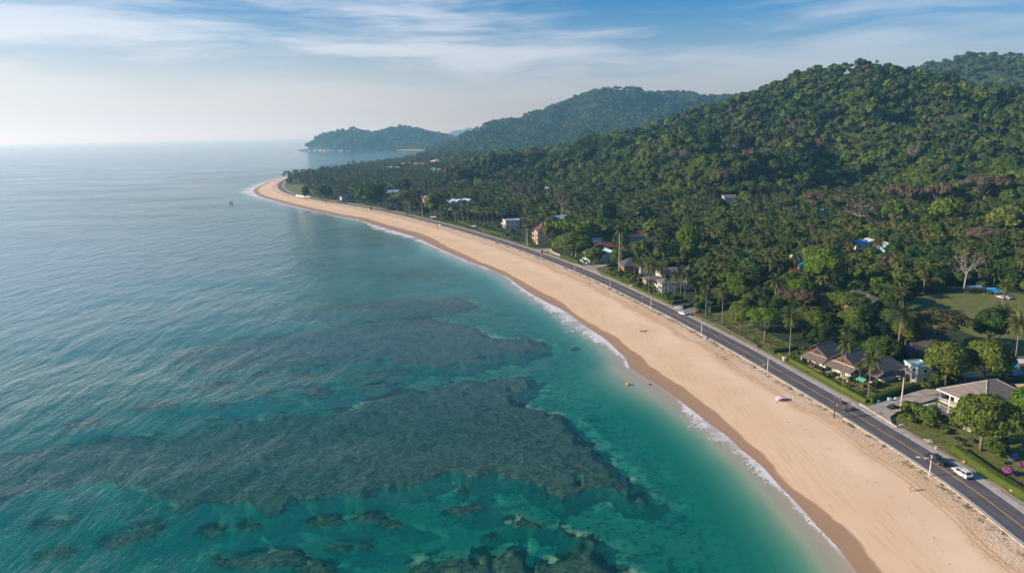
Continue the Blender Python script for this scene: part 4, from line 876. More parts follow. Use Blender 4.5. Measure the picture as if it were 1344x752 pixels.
for base, L_ in by_.items():
    L_.sort(key=lambda q: q[3])
    for q_, (i, kd, _, _) in enumerate(L_):
        n_ = len(L_); lb = base if n_ == 1 else (('leftmost ' if q_ == 0 else 'rightmost ' if q_ == n_-1 else '%s from left ' % ORD[q_])+base if q_ < 16 or q_ == n_-1 else base)
        if len(lb.split()) > 16: lb = lb.replace('big ', '').replace(' round', '').replace('flat topped ', '')
        zt, zg = zone(pxx[i], pyy[i], hill[i]); kn = KN[kd]
        tree_obj(kn, 0 if dist[i] < 330 else 1, P[i, 0], P[i, 1], z[i]-.1, sc[i], sz[i], rzz[i], tone[i], lb, '%ss, %s' % (words_[kd], zg))
R2 = ~chosen
print('trees', n, 'individual', chosen.sum(), 'palms', ispalm.sum())
# every further tree of the woods: one object, real tree meshes set out on points
src = bpy.data.collections.new('tree_sources'); idx = {}
for li, lod in enumerate((1, 2)):
    for kd, kn in enumerate(KN):
        for v, (tm, cm) in enumerate(TM[kn, lod][:3]):
            bmj = bmesh.new(); bmj.from_mesh(cm); nm = len(bmj.faces); me = bpy.data.meshes.new('t')
            # join trunk to crown
            bt_ = bmesh.new(); bt_.from_mesh(tm); bt_.to_mesh(me); bt_.free(); bmj.free()
            vs = [v_.co[:] for v_ in cm.vertices]; fs = [tuple(p_.vertices) for p_ in cm.polygons]; k0 = len(vs)
            mi = [p_.material_index for p_ in cm.polygons]; ml = list(cm.materials)
            vs += [v_.co[:] for v_ in me.vertices]; fs += [tuple(q+k0 for q in p_.vertices) for p_ in me.polygons]
            ti = [d.value for d in cm.attributes['tint'].data]+[.3]*len(me.vertices)
            j = me_from('woodland_tree', vs, fs, False, dict(tint=ti))
            for mm in ml: j.materials.append(mm)
            j.materials.append(tm.materials[0]); mi += [len(ml)]*len(me.polygons); j.polygons.foreach_set('material_index', mi)
            bpy.data.meshes.remove(me)
            so = bpy.data.objects.new('src_%02d' % len(idx), j); src.objects.link(so); idx[li, kd, v] = len(idx)
pid = np.array([idx[(0 if dist[i] < 800 else 1), kind[i], int(rng.integers(0, 99)) % (2 if kind[i] in (3, 4) else 3)] for i in range(n)])
def scatter(name, label, sel):
    me = bpy.data.meshes.new(name); me.vertices.add(int(sel.sum())); me.vertices.foreach_set('co', np.c_[P[sel], z[sel]-.2].astype(np.float32).ravel())
    def at(nm, typ, arr):
        a = me.attributes.new(nm, typ, 'POINT'); a.data.foreach_set('vector' if typ == 'FLOAT_VECTOR' else 'value', arr)
    at('rot', 'FLOAT_VECTOR', np.c_[rng.normal(0, .05, sel.sum()), rng.normal(0, .05, sel.sum()), rzz[sel]].astype(np.float32).ravel())
    at('scl', 'FLOAT_VECTOR', np.c_[sc[sel], sc[sel], sz[sel]].astype(np.float32).ravel()); at('pick', 'INT', pid[sel].astype(np.int32)); at('tone', 'FLOAT', tone[sel].astype(np.float32))
    o = obj(name, me); tag(o, label, None, None, 'stuff')
    g = bpy.data.node_groups.new(name, 'GeometryNodeTree'); g.interface.new_socket('Geometry', in_out='INPUT', socket_type='NodeSocketGeometry'); g.interface.new_socket('Geometry', in_out='OUTPUT', socket_type='NodeSocketGeometry')
    N = g.nodes; gi = N.new('NodeGroupInput'); go_ = N.new('NodeGroupOutput'); ip = N.new('GeometryNodeInstanceOnPoints'); ci = N.new('GeometryNodeCollectionInfo')
    ci.inputs['Collection'].default_value = src; ci.inputs['Separate Children'].default_value = True; ci.inputs['Reset Children'].default_value = True
    def na(nm, dt):
        q = N.new('GeometryNodeInputNamedAttribute'); q.data_type = dt; q.inputs['Name'].default_value = nm; return q.outputs['Attribute']
    g.links.new(gi.outputs[0], ip.inputs['Points']); g.links.new(ci.outputs[0], ip.inputs['Instance']); ip.inputs['Pick Instance'].default_value = True
    g.links.new(na('pick', 'INT'), ip.inputs['Instance Index']); g.links.new(na('rot', 'FLOAT_VECTOR'), ip.inputs['Rotation']); g.links.new(na('scl', 'FLOAT_VECTOR'), ip.inputs['Scale'])
    g.links.new(ip.outputs[0], go_.inputs[0]); md = o.modifiers.new('woods', 'NODES'); md.node_group = g
scatter('forest', 'dense tropical forest over the hills and the far plain', R2 & ~ispalm)
scatter('palm_forest', 'mass of coconut palms on the far plain', R2 & ispalm)
# ---------------------------------------------------------------- side roads and garden surfaces
def ground_sheet(name, pxs, up_, m, label=None):
    W = gp(pxs, 2.0); zz = max(gz(x, y) for x, y in W)+up_; mb = MB(); mb.prism([tuple(p) for p in W], zz-1.2, zz); o = mb.build(name, m); o['kind'] = 'structure'; return zz
pale = mat('pale_concrete', (.36, .33, .285), .9, var=.22, vscale=.35)
SZ = ground_sheet('side_road', [(1128, 531), (1140, 535.5), (1182, 522), (1215, 512), (1243, 507), (1262, 503), (1285, 500), (1300, 507), (1262, 516), (1233, 524), (1204, 532.5), (1180, 541), (1168, 549), (1170, 557), (1177, 562)], .07, pale)
ground_sheet('driveway', [(880, 401), (890, 401.5), (905, 399.2), (911, 401.5), (914, 407), (911, 410.5), (905, 412.5), (912, 420), (897, 411.5)], .05, mat('purple_grey_paving', (.24, .215, .225), .9, var=.2, vscale=.5))
ground_sheet('driveway', [(754, 346), (764, 349), (790, 347.8), (802, 347.2), (802, 349.2), (782, 352.6), (786, 357), (793, 364)], .06, pale)
ground_sheet('driveway', [(702, 327), (706, 327.6), (722, 326), (724, 328), (727, 332), (736, 335.5), (736, 337), (724, 333.5), (719, 330), (712, 331.6), (716, 335.5)], .06, pale)
ground_sheet('path', [(1083, 482.5), (1096, 479.5), (1098, 480.5), (1091, 484), (1107, 492), (1104, 495), (1084, 485.5)], .06, mat('pale_stone', (.45, .40, .31), .9, var=.25, vscale=.8))
ground_sheet('path', [(1060, 466), (1063, 465.5), (1077, 475), (1074, 477.5)], .05, MATS['pale_stone'])
ground_sheet('path', [(1207, 535.8), (1211, 535.0), (1229, 546.5), (1225, 549)], .08, mat('white_gravel', (.55, .52, .47), .9, var=.3, vscale=2))
for i in range(3): pass
# ---------------------------------------------------------------- building materials
WALLC = dict(white=(.58, .56, .52), peach=(.56, .41, .29), blue=(.25, .42, .55), coral=(.60, .25, .16), paleblue=(.48, .62, .66), brownw=(.22, .13, .08), redw=(.20, .10, .07), pinkw=(.62, .42, .38))
ROOFC = dict(maroon=(.16, .065, .068), palegrey=(.42, .45, .47), darkroof=(.072, .062, .064), turqpale=(.38, .58, .60), white=(.62, .66, .70), paleblue=(.36, .52, .60), pinkroof=(.46, .27, .24), slate=(.105, .105, .11), greyroof=(.20, .19, .18), greybrown=(.17, .15, .135),
             turq=(.03, .36, .38), steelblue=(.12, .24, .42), blue=(.03, .28, .52), greyblue=(.24, .32, .38), redroof=(.42, .12, .08))
def roofmat(k):
    nm = k+'_roof'
    if nm in MATS: return MATS[nm]
    c = ROOFC[k]; m = bpy.data.materials.new(nm); m.use_nodes = True; t = NT(m.node_tree); b = t.n['Principled BSDF']; tc = t.new('ShaderNodeTexCoord').outputs['Object']
    wv = t.new('ShaderNodeTexWave', bands_direction='X'); t.set(wv, 'Vector', tc); wv.inputs['Scale'].default_value = 1.1; wv.inputs['Distortion'].default_value = .6; wv.inputs['Detail'].default_value = 2
    st = t.noise(t.mapv(tc, (.25, 1.6, 1.6)), 1.0, 4, .65)
    cc = t.mix(t.sstep(st, .35, .7), tuple(x*.78 for x in c), tuple(min(1, x*1.16) for x in c)); cc = t.mix(t.math('MULTIPLY', wv.outputs['Fac'], .22), cc, tuple(x*.6 for x in c))
    t.set(b, 'Base Color', cc); b.inputs['Roughness'].default_value = .6; b.inputs['Specular IOR Level'].default_value = .3
    bp = t.new('ShaderNodeBump'); bp.inputs['Strength'].default_value = .5; bp.inputs['Distance'].default_value = .06; t.set(bp, 'Height', wv.outputs['Fac']); t.l.new(bp.outputs[0], b.inputs['Normal'])
    MATS[nm] = m; return m
def wallmat(k): return mat(k+'_wall', WALLC[k], .85, var=.10, vscale=.5)
GLASS = mat('window_glass', (.035, .045, .05), .15, var=.2, spec=.6); FRAME = mat('white_frame', (.68, .66, .62), .6); WOOD = mat('brown_wood', (.115, .062, .038), .75, var=.3, vscale=2); DOOR = mat('door_wood', (.14, .075, .045), .7, var=.2)
STEEL = mat('grey_metal', (.36, .36, .35), .45, metal=.4); CONP = mat('pole_concrete', (.50, .47, .43), .85, var=.15, vscale=1.5); TAR = mat('black_rubber', (.02, .02, .02), .8)
def hip(w, d, h, ov, ridge=None, t_=.18):
    """hip roof over w x d, ridge along the longer side"""
    W, D = w/2+ov, d/2+ov; mb = MB()
    r = (max(W-D, 0) if ridge is None else ridge) if W >= D else None; r2 = max(D-W, 0)
    top = [(-r, 0, h), (r, 0, h)] if r is not None else [(0, -r2, h), (0, r2, h)]
    for dz in (0, -t_):
        k = len(mb.v); V = [(-W, -D, dz), (W, -D, dz), (W, D, dz), (-W, D, dz)]+[(x, y, z+dz) for x, y, z in top]
        if r is not None: Fs = [(0, 1, 5, 4), (1, 2, 5), (2, 3, 4, 5), (3, 0, 4)]
        else: Fs = [(0, 1, 4), (1, 2, 5, 4), (2, 3, 5), (3, 0, 4, 5)]
        mb.add(V, Fs if dz == 0 else [f[::-1] for f in Fs])
    mb.f += [(0, 6, 7, 1), (1, 7, 8, 2), (2, 8, 9, 3), (3, 9, 6, 0)]
    return mb
def gable(w, d, h, ov, t_=.16, along='x'):
    W, D = (w/2+ov, d/2+ov) if along == 'x' else (d/2+ov, w/2+ov); mb = MB(); P = []
    for x in (-W, W):
        P += [(x, -D, 0), (x, 0, h), (x, D, 0), (x, D, -t_), (x, 0, h-t_), (x, -D, -t_)]
    if along != 'x': P = [(-y, x, z) for x, y, z in P]
    return mb.add(P, [(0, 1, 7, 6), (1, 2, 8, 7), (2, 3, 9, 8), (3, 4, 10, 9), (4, 5, 11, 10), (5, 0, 6, 11), (0, 5, 4, 1), (1, 4, 3, 2), (6, 7, 10, 11), (7, 8, 9, 10)])
def gable_infill(mb, w, d, z, h, along='x'):
    if along == 'x':
        for x in (-w/2+.01, w/2-.01): mb.add([(x-.08, -d/2, z), (x-.08, d/2, z), (x-.08, 0, z+h), (x+.08, -d/2, z), (x+.08, d/2, z), (x+.08, 0, z+h)], [(0, 2, 1), (3, 4, 5), (0, 1, 4, 3), (1, 2, 5, 4), (2, 0, 3, 5)])
    else:
        for y in (-d/2+.01, d/2-.01): mb.add([(-w/2, y-.08, z), (w/2, y-.08, z), (0, y-.08, z+h), (-w/2, y+.08, z), (w/2, y+.08, z), (0, y+.08, z+h)], [(0, 1, 2), (3, 5, 4), (0, 3, 4, 1), (1, 4, 5, 2), (2, 5, 3, 0)])
def window(root, x, y, z, ww, wh, side, m=FRAME):
    """side: 'f','b' faces -y/+y, 'l','r' faces -x/+x"""
    s = {'f': (0, -1), 'b': (0, 1), 'l': (-1, 0), 'r': (1, 0)}[side]; mb = MB(); pn = MB()
    for k in (-1, 1):
        if s[0] == 0: mb.box((x+k*ww/2, y+s[1]*.03, z), (.10, .14, wh+.1)); mb.box((x, y+s[1]*.03, z+k*wh/2), (ww+.1, .13, .10))
        else: mb.box((x+s[0]*.03, y+k*ww/2, z), (.14, .10, wh+.1)); mb.box((x+s[0]*.03, y, z+k*wh/2), (.13, ww+.1, .10))
    w_ = mb.build('window', m, root); pn.box((x+s[0]*.02, y+s[1]*.02, z), (ww-.06, .05, wh-.06) if s[0] == 0 else (.05, ww-.06, wh-.06)); pn.build('pane', GLASS, w_)
def house(k, label, x, y, z, w, d, wh, rh, rf, wc, rc, floors, rz=-90, cat='house', name='house', ov=.7, wins=True):
    root = thing(name, label, cat, (x, y, z-.3), R_(rz)); wh += .3; along = 'x' if w >= d else 'y'
    mb = MB(); mb.box((0, 0, wh/2), (w, d, wh))
    if rf == 'gable': gable_infill(mb, w, d, wh, rh*.93, along)
    wall = mb.build('wall', wallmat(wc), root)
    if rf == 'hip': r_ = hip(w, d, rh, ov)
    elif rf == 'gable': r_ = gable(w, d, rh, ov, along=along)
    elif rf == 'zig':
        r_ = MB(); n_ = 4 if d > 24 else 3; L = max(w, d)/n_
        for i in range(n_):
            g_ = gable(L-.06, min(w, d), rh*(1 if i % 2 else .75), .0, along='y' if d < w else 'x') if False else gable(min(w, d), L-.05, rh*(1 if i % 2 else .8), .35, along='x')
            off = (i-(n_-1)/2)*L; k0 = len(r_.v)
            r_.add([(vx, vy*.97+off, vz) for vx, vy, vz in g_.v], g_.f)
    else:
        r_ = MB(); r_.box((0, 0, .12), (w+.5, d+.5, .24))
        for sx, sy, a, b in ((0, -1, w+.5, .2), (0, 1, w+.5, .2), (-1, 0, .2, d+.1), (1, 0, .2, d+.1)): r_.box((sx*(w/2+.15), sy*(d/2+.15), .44), (a, b, .40))
    roof = r_.build('roof', roofmat(rc), root); roof.location = (0, 0, wh+.02)
    if not wins: return root
    fh = wh/floors
    for f in range(floors):
        zc = .3+f*fh+fh*.5
        for side, n_, L in (('f', max(2, int(w/3)), w), ('l', max(1, int(d/4)), d), ('r', max(1, int(d/4)), d)):
            for i in range(n_):
                p = (i+.5)/n_*L-L/2
                if f == 0 and side == 'f' and i == 0:
                    dm = MB(); dm.box((p, -d/2-.03, 1.05+.3), (.95, .12, 2.1)); dd_ = dm.build('door', DOOR, root); hm_ = MB(); hm_.box((p+.35, -d/2-.12, 1.3), (.06, .08, .16)); hm_.build('handle', STEEL, dd_); continue
                if side == 'f': window(root, p, -d/2, zc, 1.1, 1.15, 'f')
                elif side == 'l': window(root, -w/2, p, zc, 1.1, 1.1, 'l')
                else: window(root, w/2, p, zc, 1.1, 1.1, 'r')
    if floors > 1 or k in ('I', 'M', 'H5'):
        for f in range(1 if floors > 1 else 0, floors+(1 if k == 'K' else 0)):
            if f*fh > wh-.3: break
            bm_ = MB(); bm_.box((0, -d/2-.85, .3+f*fh), (w*.96, 1.6, .2)); bm_.box((0, -d/2-1.6, .3+f*fh+.95), (w*.96, .1, .12))
            bm_.box((0, -d/2-1.62, .3+f*fh+.45), (w*.94, .06, .55))
            for i in range(5): bm_.box((-w*.46+w*.92*i/4, -d/2-1.6, .3+f*fh+.5), (.14, .14, .9))
            bm_.build('balcony', wallmat(wc), root)
            for i in range(3):
                cm_ = MB(); cm_.box((-w*.44+w*.44*i, -d/2-1.45, .3+f*fh-fh/2), (.25, .25, fh-.24)); cm_.build('column', wallmat(wc), root)
    return root
RZ = dict(K=-80, L=-78, LL=-78, M=-70, P=-60, Q=-55, R=-60, I=-75, H=-80, B0=-50)
for k, px, py, hm, w_, d_, wh, rh, rf, wc, rc, fl, lb in BL:
    x, y, z = BPOS[k]; far_ = math.hypot(x, y) > 560
    nm = 'guesthouse' if k == 'K' else ('shed' if k in ('E2', 'F1', 'F2', 'F3') else 'house')
    house(k, lb, x, y, z, w_, d_, wh, rh, rf, wc, rc, fl, RZ.get(k, -84), cat=nm, name=nm, ov=1.0 if rf == 'hip' else .6)
OR9 = ['leftmost', 'second from left', 'third from left', 'fourth from left', 'fifth from left', 'sixth from left', 'seventh from left', 'eighth from left', 'ninth from left', 'tenth from left', 'eleventh from left']
VILLAGE.sort(key=lambda v: PX(v[:3])[0]); VC = {}
for i, (x, y, z, rc) in enumerate(VILLAGE):
    VC[rc] = VC.get(rc, -1)+1
    h_ = house('v', 'small cottage roof of the village beyond the palm grove', x, y, z, 12+3*(i % 3), 10, 10, 3.4, 'hip' if i % 2 else 'gable', 'white', rc, 1, rz=-60+25*(i % 4), cat='cottage', name='cottage', wins=False)
    rcn = dict(redroof='red roofed', pinkroof='pink roofed', white='white roofed', blue='blue roofed', turqpale='pale turquoise roofed', turq='turquoise roofed', paleblue='pale blue roofed')[rc]
    h_['label'] = '%s %s cottage in the village beyond the palm grove' % (OR9[min(VC[rc], 10)], rcn); h_['group'] = '%s cottages of the far village' % rcn
for i, (px, py, w_) in enumerate([(476, 191.5, 26), (484, 192, 34), (492, 191, 22), (442, 193, 14), (451, 193.2, 12), (508, 190, 12), (522, 190.5, 16), (545, 189, 14), (549, 190, 14), (556, 188.5, 18), (560, 190, 14), (574, 187.5, 16), (580, 186.5, 14), (586, 188, 14), (597, 185.5, 14)]):
    p = G(px, py+1.5, 2) if py > 190 else GG(px, py); z_ = max(gz(p[0], p[1]), 2)
    h_ = house('v', 'white resort building at the foot of the distant headland', p[0], p[1], z_, w_, 14, 11, 4, 'hip', 'white', ('white', 'pinkroof', 'palegrey')[i % 3], 1, rz=10, cat='resort building', name='resort_building', wins=False)
    if i % 3 == 1: h_['label'] = 'pink roofed resort building at the foot of the distant headland'
    if i % 3 == 2: h_['label'] = 'grey roofed resort building at the foot of the distant headland'
    h_['label'] = OR9[i//3]+' '+h_['label']
    h_['group'] = ('white', 'pink roofed', 'grey roofed')[i % 3]+' resort buildings on the headland'
# ---------------------------------------------------------------- the three shingle villas
shingle = roofmat('slate'); MATS['slate_roof'] = shingle
def villa(key, label, rz, w, d, eave, rh, front=True):
    x, y, z = BPOS[key]; root = thing('villa', label, 'villa', (x, y, z-.3), R_(rz))
    mb = MB(); mb.box((0, .4, eave/2), (w-2.0, d-2.6, eave)); mb.build('wall', wallmat('white'), root)
    # main roof: ridge runs inland, open gable towards the sea, hip at the back
    W, D = w/2, d/2; V = []; 
    for dz in (0, -.2): V += [(-W, -D*.78, dz), (0, -D*.95, rh+dz), (W, -D*.78, dz), (W, D, dz), (0, D-W*.75, rh+dz), (-W, D, dz)]
    F_ = [(0, 1, 4, 5), (1, 2, 3, 4), (3, 5, 4), (6, 11, 10, 7), (7, 10, 9, 8), (9, 10, 11), (0, 6, 7, 1), (1, 7, 8, 2), (2, 8, 9, 3), (3, 9, 11, 5), (5, 11, 6, 0)]
    rm = MB(); rm.add(V, F_); r_ = rm.build('roof', shingle, root); r_.location = (0, 0, eave)
    rc_ = MB(); rc_.tube([(0, -D*.95, eave+rh+.03), (0, D-W*.75, eave+rh+.03)], .13, 5); rc_.build('ridge_cap', mat('ridge_tile', (.16, .155, .155), .8), r_); bpy.data.objects[r_.name].children[0].location = (0, 0, -eave)
    # brown timber gable with a window strip
    g_ = MB(); g_.add([(-W*.80, -D*.74, eave-.1), (W*.80, -D*.74, eave-.1), (0, -D*.74, eave+rh*.80), (-W*.80, -D*.68, eave-.1), (W*.80, -D*.68, eave-.1), (0, -D*.68, eave+rh*.80)], [(0, 1, 2), (3, 5, 4), (0, 3, 4, 1), (1, 4, 5, 2), (2, 5, 3, 0)]); g_.build('gable', WOOD, root)
    window(root, 0, -D*.74, eave+rh*.22, 1.8, 1.0, 'f', WOOD)
    # skirt roof below the gable, over the veranda
    s_ = MB()
    for dz in (0, -.16): s_.add([(-W*1.0, -D*1.16, -1.25+dz), (W*1.0, -D*1.16, -1.25+dz), (W*.98, -D*.72, .1+dz), (-W*.98, -D*.72, .1+dz), (W*1.0, D*.15, -1.25+dz), (W*.90, D*.10, .05+dz), (-W*1.0, D*.15, -1.25+dz), (-W*.90, D*.10, .05+dz)], [(0, 1, 2, 3), (1, 4, 5, 2), (6, 0, 3, 7)] if dz == 0 else [(3, 2, 1, 0), (2, 5, 4, 1), (7, 3, 0, 6)])
    s_.f += [(0, 8, 9, 1), (1, 9, 12, 4), (6, 14, 8, 0)]
    sk = s_.build('skirt_roof', mat('weathered_shingle', (.135, .112, .102), .85, var=.25, vscale=1.5, bump=.4, bscale=6), root); sk.location = (0, 0, eave-.35)
    for sx in (-1, -.33, .33, 1):
        c_ = MB(); c_.box((sx*W*.92, -D*1.10, (eave-1.6)/2), (.22, .22, eave-1.6)); c_.build('column', FRAME, root)
    vd = MB(); vd.box((0, -D*.95, .38), (w*1.04, D*.72, .30)); vd.build('veranda_floor', MATS['pale_stone'], root)
    for sx in (-.55, .0, .55):
        if sx == 0:
            dm = MB(); dm.box((0, -d/2+1.62, 1.5), (1.8, .14, 2.1)); q = dm.build('door', WOOD, root); hm_ = MB(); hm_.box((.1, -d/2+1.52, 1.5), (.06, .08, .3)); hm_.build('handle', STEEL, q)
        else: window(root, sx*w*.62, -d/2+1.68, 1.7, 1.5, 1.3, 'f', mat('turquoise_paint', (.08, .33, .30), .6))
    for sy in (-.2, .25): window(root, w/2-1.0, sy*d, 1.9, 1.1, 1.1, 'r'); window(root, -w/2+1.0, sy*d, 1.9, 1.1, 1.1, 'l')
    return root
villa('V1', 'left shingle villa with a dark grey roof and brown timber gable facing the sea', -67, 9.4, 12.0, 4.2, 3.6)
villa('V2', 'middle shingle villa, its brown skirt roof reaching down over the veranda', -67, 10.4, 13.0, 4.2, 3.8)
x, y, z = BPOS['V3']; villa('V3', 'right shingle villa whose long plain roof slopes towards the side road', -72, 8.8, 11.5, 3.7, 3.0)
p = G(1180, 484, 4.5); house('x', 'low grey metal lean-to roof at the right end of the right villa', p[0], p[1], gz(p[0], p[1]), 6, 5.5, 3.3, .8, 'hip', 'brownw', 'greyroof', 1, -75, cat='annex', name='annex')
# ---------------------------------------------------------------- the big villa by the side road
def big_villa():
    x, y, z = BPOS['BIG']; root = thing('big_villa', 'two storey villa with huge beige grey hipped roof and white columns by the side road', 'villa', (x, y, z-.3), R_(-78))
    w, d = 13.5, 17.0; mb = MB(); mb.box((0, 1.0, 2.9), (w-3, d-3.2, 5.8)); mb.build('wall', wallmat('white'), root)
    rm = hip(w, d, 4.5, 1.0, t_=.25); r_ = rm.build('roof', roofmat('bigroof'), root); r_.location = (0, 0, 5.9)
    fs = MB(); W, D = w/2+1.05, d/2+1.05
    for c, dd_ in (((0, -D, -.14), (2*W+.1, .08, .34)), ((0, D, -.14), (2*W+.1, .08, .34)), ((-W, 0, -.14), (.08, 2*D-.1, .34)), ((W, 0, -.14), (.08, 2*D-.1, .34))): fs.box(c, dd_)
    fs.build('fascia', FRAME, r_)
    rc_ = MB(); rc_.tube([(0, -max(d/2-w/2, 0)-.1, 4.54), (0, max(d/2-w/2, 0)+.1, 4.54)], .15, 5)
    for sx, sy in ((-1, -1), (1, -1), (1, 1), (-1, 1)): rc_.tube([(0, sy*1.5, 4.54), (sx*(W-.1), sy*(D-.1), .05)], .12, 5)
    rc_.build('ridge_cap', mat('cream_tile', (.46, .42, .36), .8), r_)
    bl = MB(); bl.box((0, -d/2+.2, 3.0), (w, 2.6, .28)); bl.build('balcony', wallmat('white'), root)
    rl = MB(); rl.box((0, -d/2-1.05, 3.9), (w, .10, .10)); rl.box((0, -d/2-1.05, 3.45), (w, .06, .06))
    for i in range(13): rl.box((-w/2+w*i/12, -d/2-1.05, 3.5), (.06, .06, .75))
    rl.build('railing', FRAME, root)
    for i in range(5):
        c_ = MB(); c_.box((-w/2+.3+(w-.6)*i/4, -d/2-.9, 2.9), (.3, .3, 5.8)); c_.build('column', FRAME, root)
    for f in (1.5, 4.4):
        for sx in (-3.2, 0, 3.2): window(root, sx, -d/2+2.58, f+.2, 1.6, 1.7, 'f')
        for sy in (-2.5, 1.5, 4.5): window(root, w/2-1.5, sy, f+.2, 1.3, 1.3, 'r'); window(root, -w/2+1.5, sy, f+.2, 1.3, 1.3, 'l')
    st = MB(); st.box((0, -d/2-2.2, .42), (w+2.5, 5.5, .3)); st.build('terrace', MATS['pale_stone'], root)
    pg = MB()
    for i in range(6): pg.box((-5.0+i*.85, -d/2-4.2, 2.75), (.12, 4.4, .14))
    for a in (-5.2, -.6):
        for b_ in (-6.2, -2.3): pg.box((a, -d/2+b_, 1.4), (.16, .16, 2.7))
    pg.box((-2.9, -d/2-6.2, 2.62), (5.2, .16, .16)); pg.box((-2.9, -d/2-2.3, 2.62), (5.2, .16, .16)); pg.build('pergola', FRAME, root)
ROOFC['bigroof'] = (.215, .19, .165); big_villa()
# ---------------------------------------------------------------- poles
def arm_lamp(root, z, dx, dy, L, up_=.5):
    mb = MB(); mb.tube([(0, 0, z), (dx*L*.45, dy*L*.45, z+up_), (dx*L, dy*L, z+up_*.9)], .05, 5); a = mb.build('arm', STEEL, root)
    hm_ = MB(); hm_.box((dx*(L+.3), dy*(L+.3), z+up_*.86), (.75, .26, .14), math.atan2(dy, dx)); hm_.build('lamp_head', FRAME, a)
def pole(px, by, ty, label, arms=(), rad=.15, m=CONP, lean=(0, 0), name='street_lamp', cat='street lamp', band=True):
    p = GG(px, by); k = FPX/((p-[0, 0, CH])@_f)*math.cos(math.atan2(CH, math.hypot(p[0], p[1]))); h_ = (by-ty)/k; root = thing(name, label, cat, (p[0], p[1], p[2]))
    mb = MB(); mb.tube([(0, 0, -.6), (lean[0]*.5, lean[1]*.5, h_*.5), (lean[0], lean[1], h_)], [rad*1.15, rad, rad*.75], 8); mb.build('post', m, root)
    cp = MB(); cp.box((lean[0], lean[1], h_-.35), (1.5, .12, .12), 1.4); cp.build('crossbar', STEEL, root)
    for z_, dx, dy, L in arms: arm_lamp(root, h_*z_, dx, dy, L)
    return root
A1 = ((.9, -.72, -.69, 2.0),)
pole(1219.6, 625, 597.5, 'nearest beachside lamp post, level with the white estate car', ((.80, -.9, -.2, 1.3), (.72, -.9, .5, 2.2)))
pole(1007, 491, 468, 'beachside lamp post with a short arm, left of the pink parasol', ((.45, -.9, .1, 1.2),))
pole(920.5, 439.5, 423.5, 'plain beachside post beside the broken kerb', ())
pole(854.5, 404, 391, 'beachside lamp post whose arm reaches out over the road', ((.92, -.9, .4, 4.0),))
pole(800.8, 377.5, 367, 'slim beachside post between two dark clumps of dry grass', ((.95, .4, .8, 1.2),), rad=.12)
pole(754.3, 358, 349, 'slim beachside post opposite the turquoise house driveway', (), rad=.12)
pole(710.3, 341, 332, 'slim beachside post opposite the guesthouse driveway', ((.95, -.9, .2, 1.5),), rad=.12)
pole(669.5, 326.5, 319.5, 'farthest visible slim beachside post', (), rad=.12)
pole(1181.5, 541, 496, 'tall pale street lamp at the corner of the side road, by the dark hatchback', ((.985, -.9, .2, 1.4), (.94, -.9, -.3, 1.2)), rad=.20)
pole(755.7, 341.5, 317, 'tall pale landward post in front of the spreading olive tree', (), rad=.2, name='utility_pole', cat='utility pole')
pole(812.2, 363, 308, 'tallest landward post, left of the slate pyramid roof', (), rad=.16, name='utility_pole', cat='utility pole')
pole(692, 323, 300, 'thick pale landward post beside the palms of the peach guesthouse', (), rad=.18, name='utility_pole', cat='utility pole')
pole(502, 268.5, 259, 'small pale post before the dark trees on the far road', (), rad=.25, name='utility_pole', cat='utility pole')
pole(554.5, 284, 266, 'tall thin pole in front of the coral building', (), rad=.2, name='utility_pole', cat='utility pole')
pole(585.5, 287, 273.5, 'double armed lamp before the straight palm row', ((.95, -1, 0, 1.6), (.95, 1, 0, 1.6)), rad=.2)
pole(463, 263, 246, 'thin pole beside the parked cars near the far grove', (), rad=.2, name='utility_pole', cat='utility pole')
r_ = pole(1094.5, 548.5, 519.5, 'brown wooden pole with curved lamp arms standing in the sand', (), rad=.17, m=WOOD, lean=(-.1, -.2), name='utility_pole', cat='utility pole')
mb = MB()
for a0, L, z0, dz in ((.2, 3.4, 2.4, -1.2), (.1, 2.8, 3.7, -.9), (-2.6, 2.0, 2.9, .3)):
    mb.tube([(0, 0, z0), (math.cos(a0)*L*.4, math.sin(a0)*L*.4, z0+dz*.9), (math.cos(a0)*L*.8, math.sin(a0)*L*.8, z0+dz*.7), (math.cos(a0)*L, math.sin(a0)*L, z0+dz*.1)], .035, 5)
mb.box((.9, .3, 3.6), (.5, .5, .8)); mb.build('curved_arms', STEEL, r_)
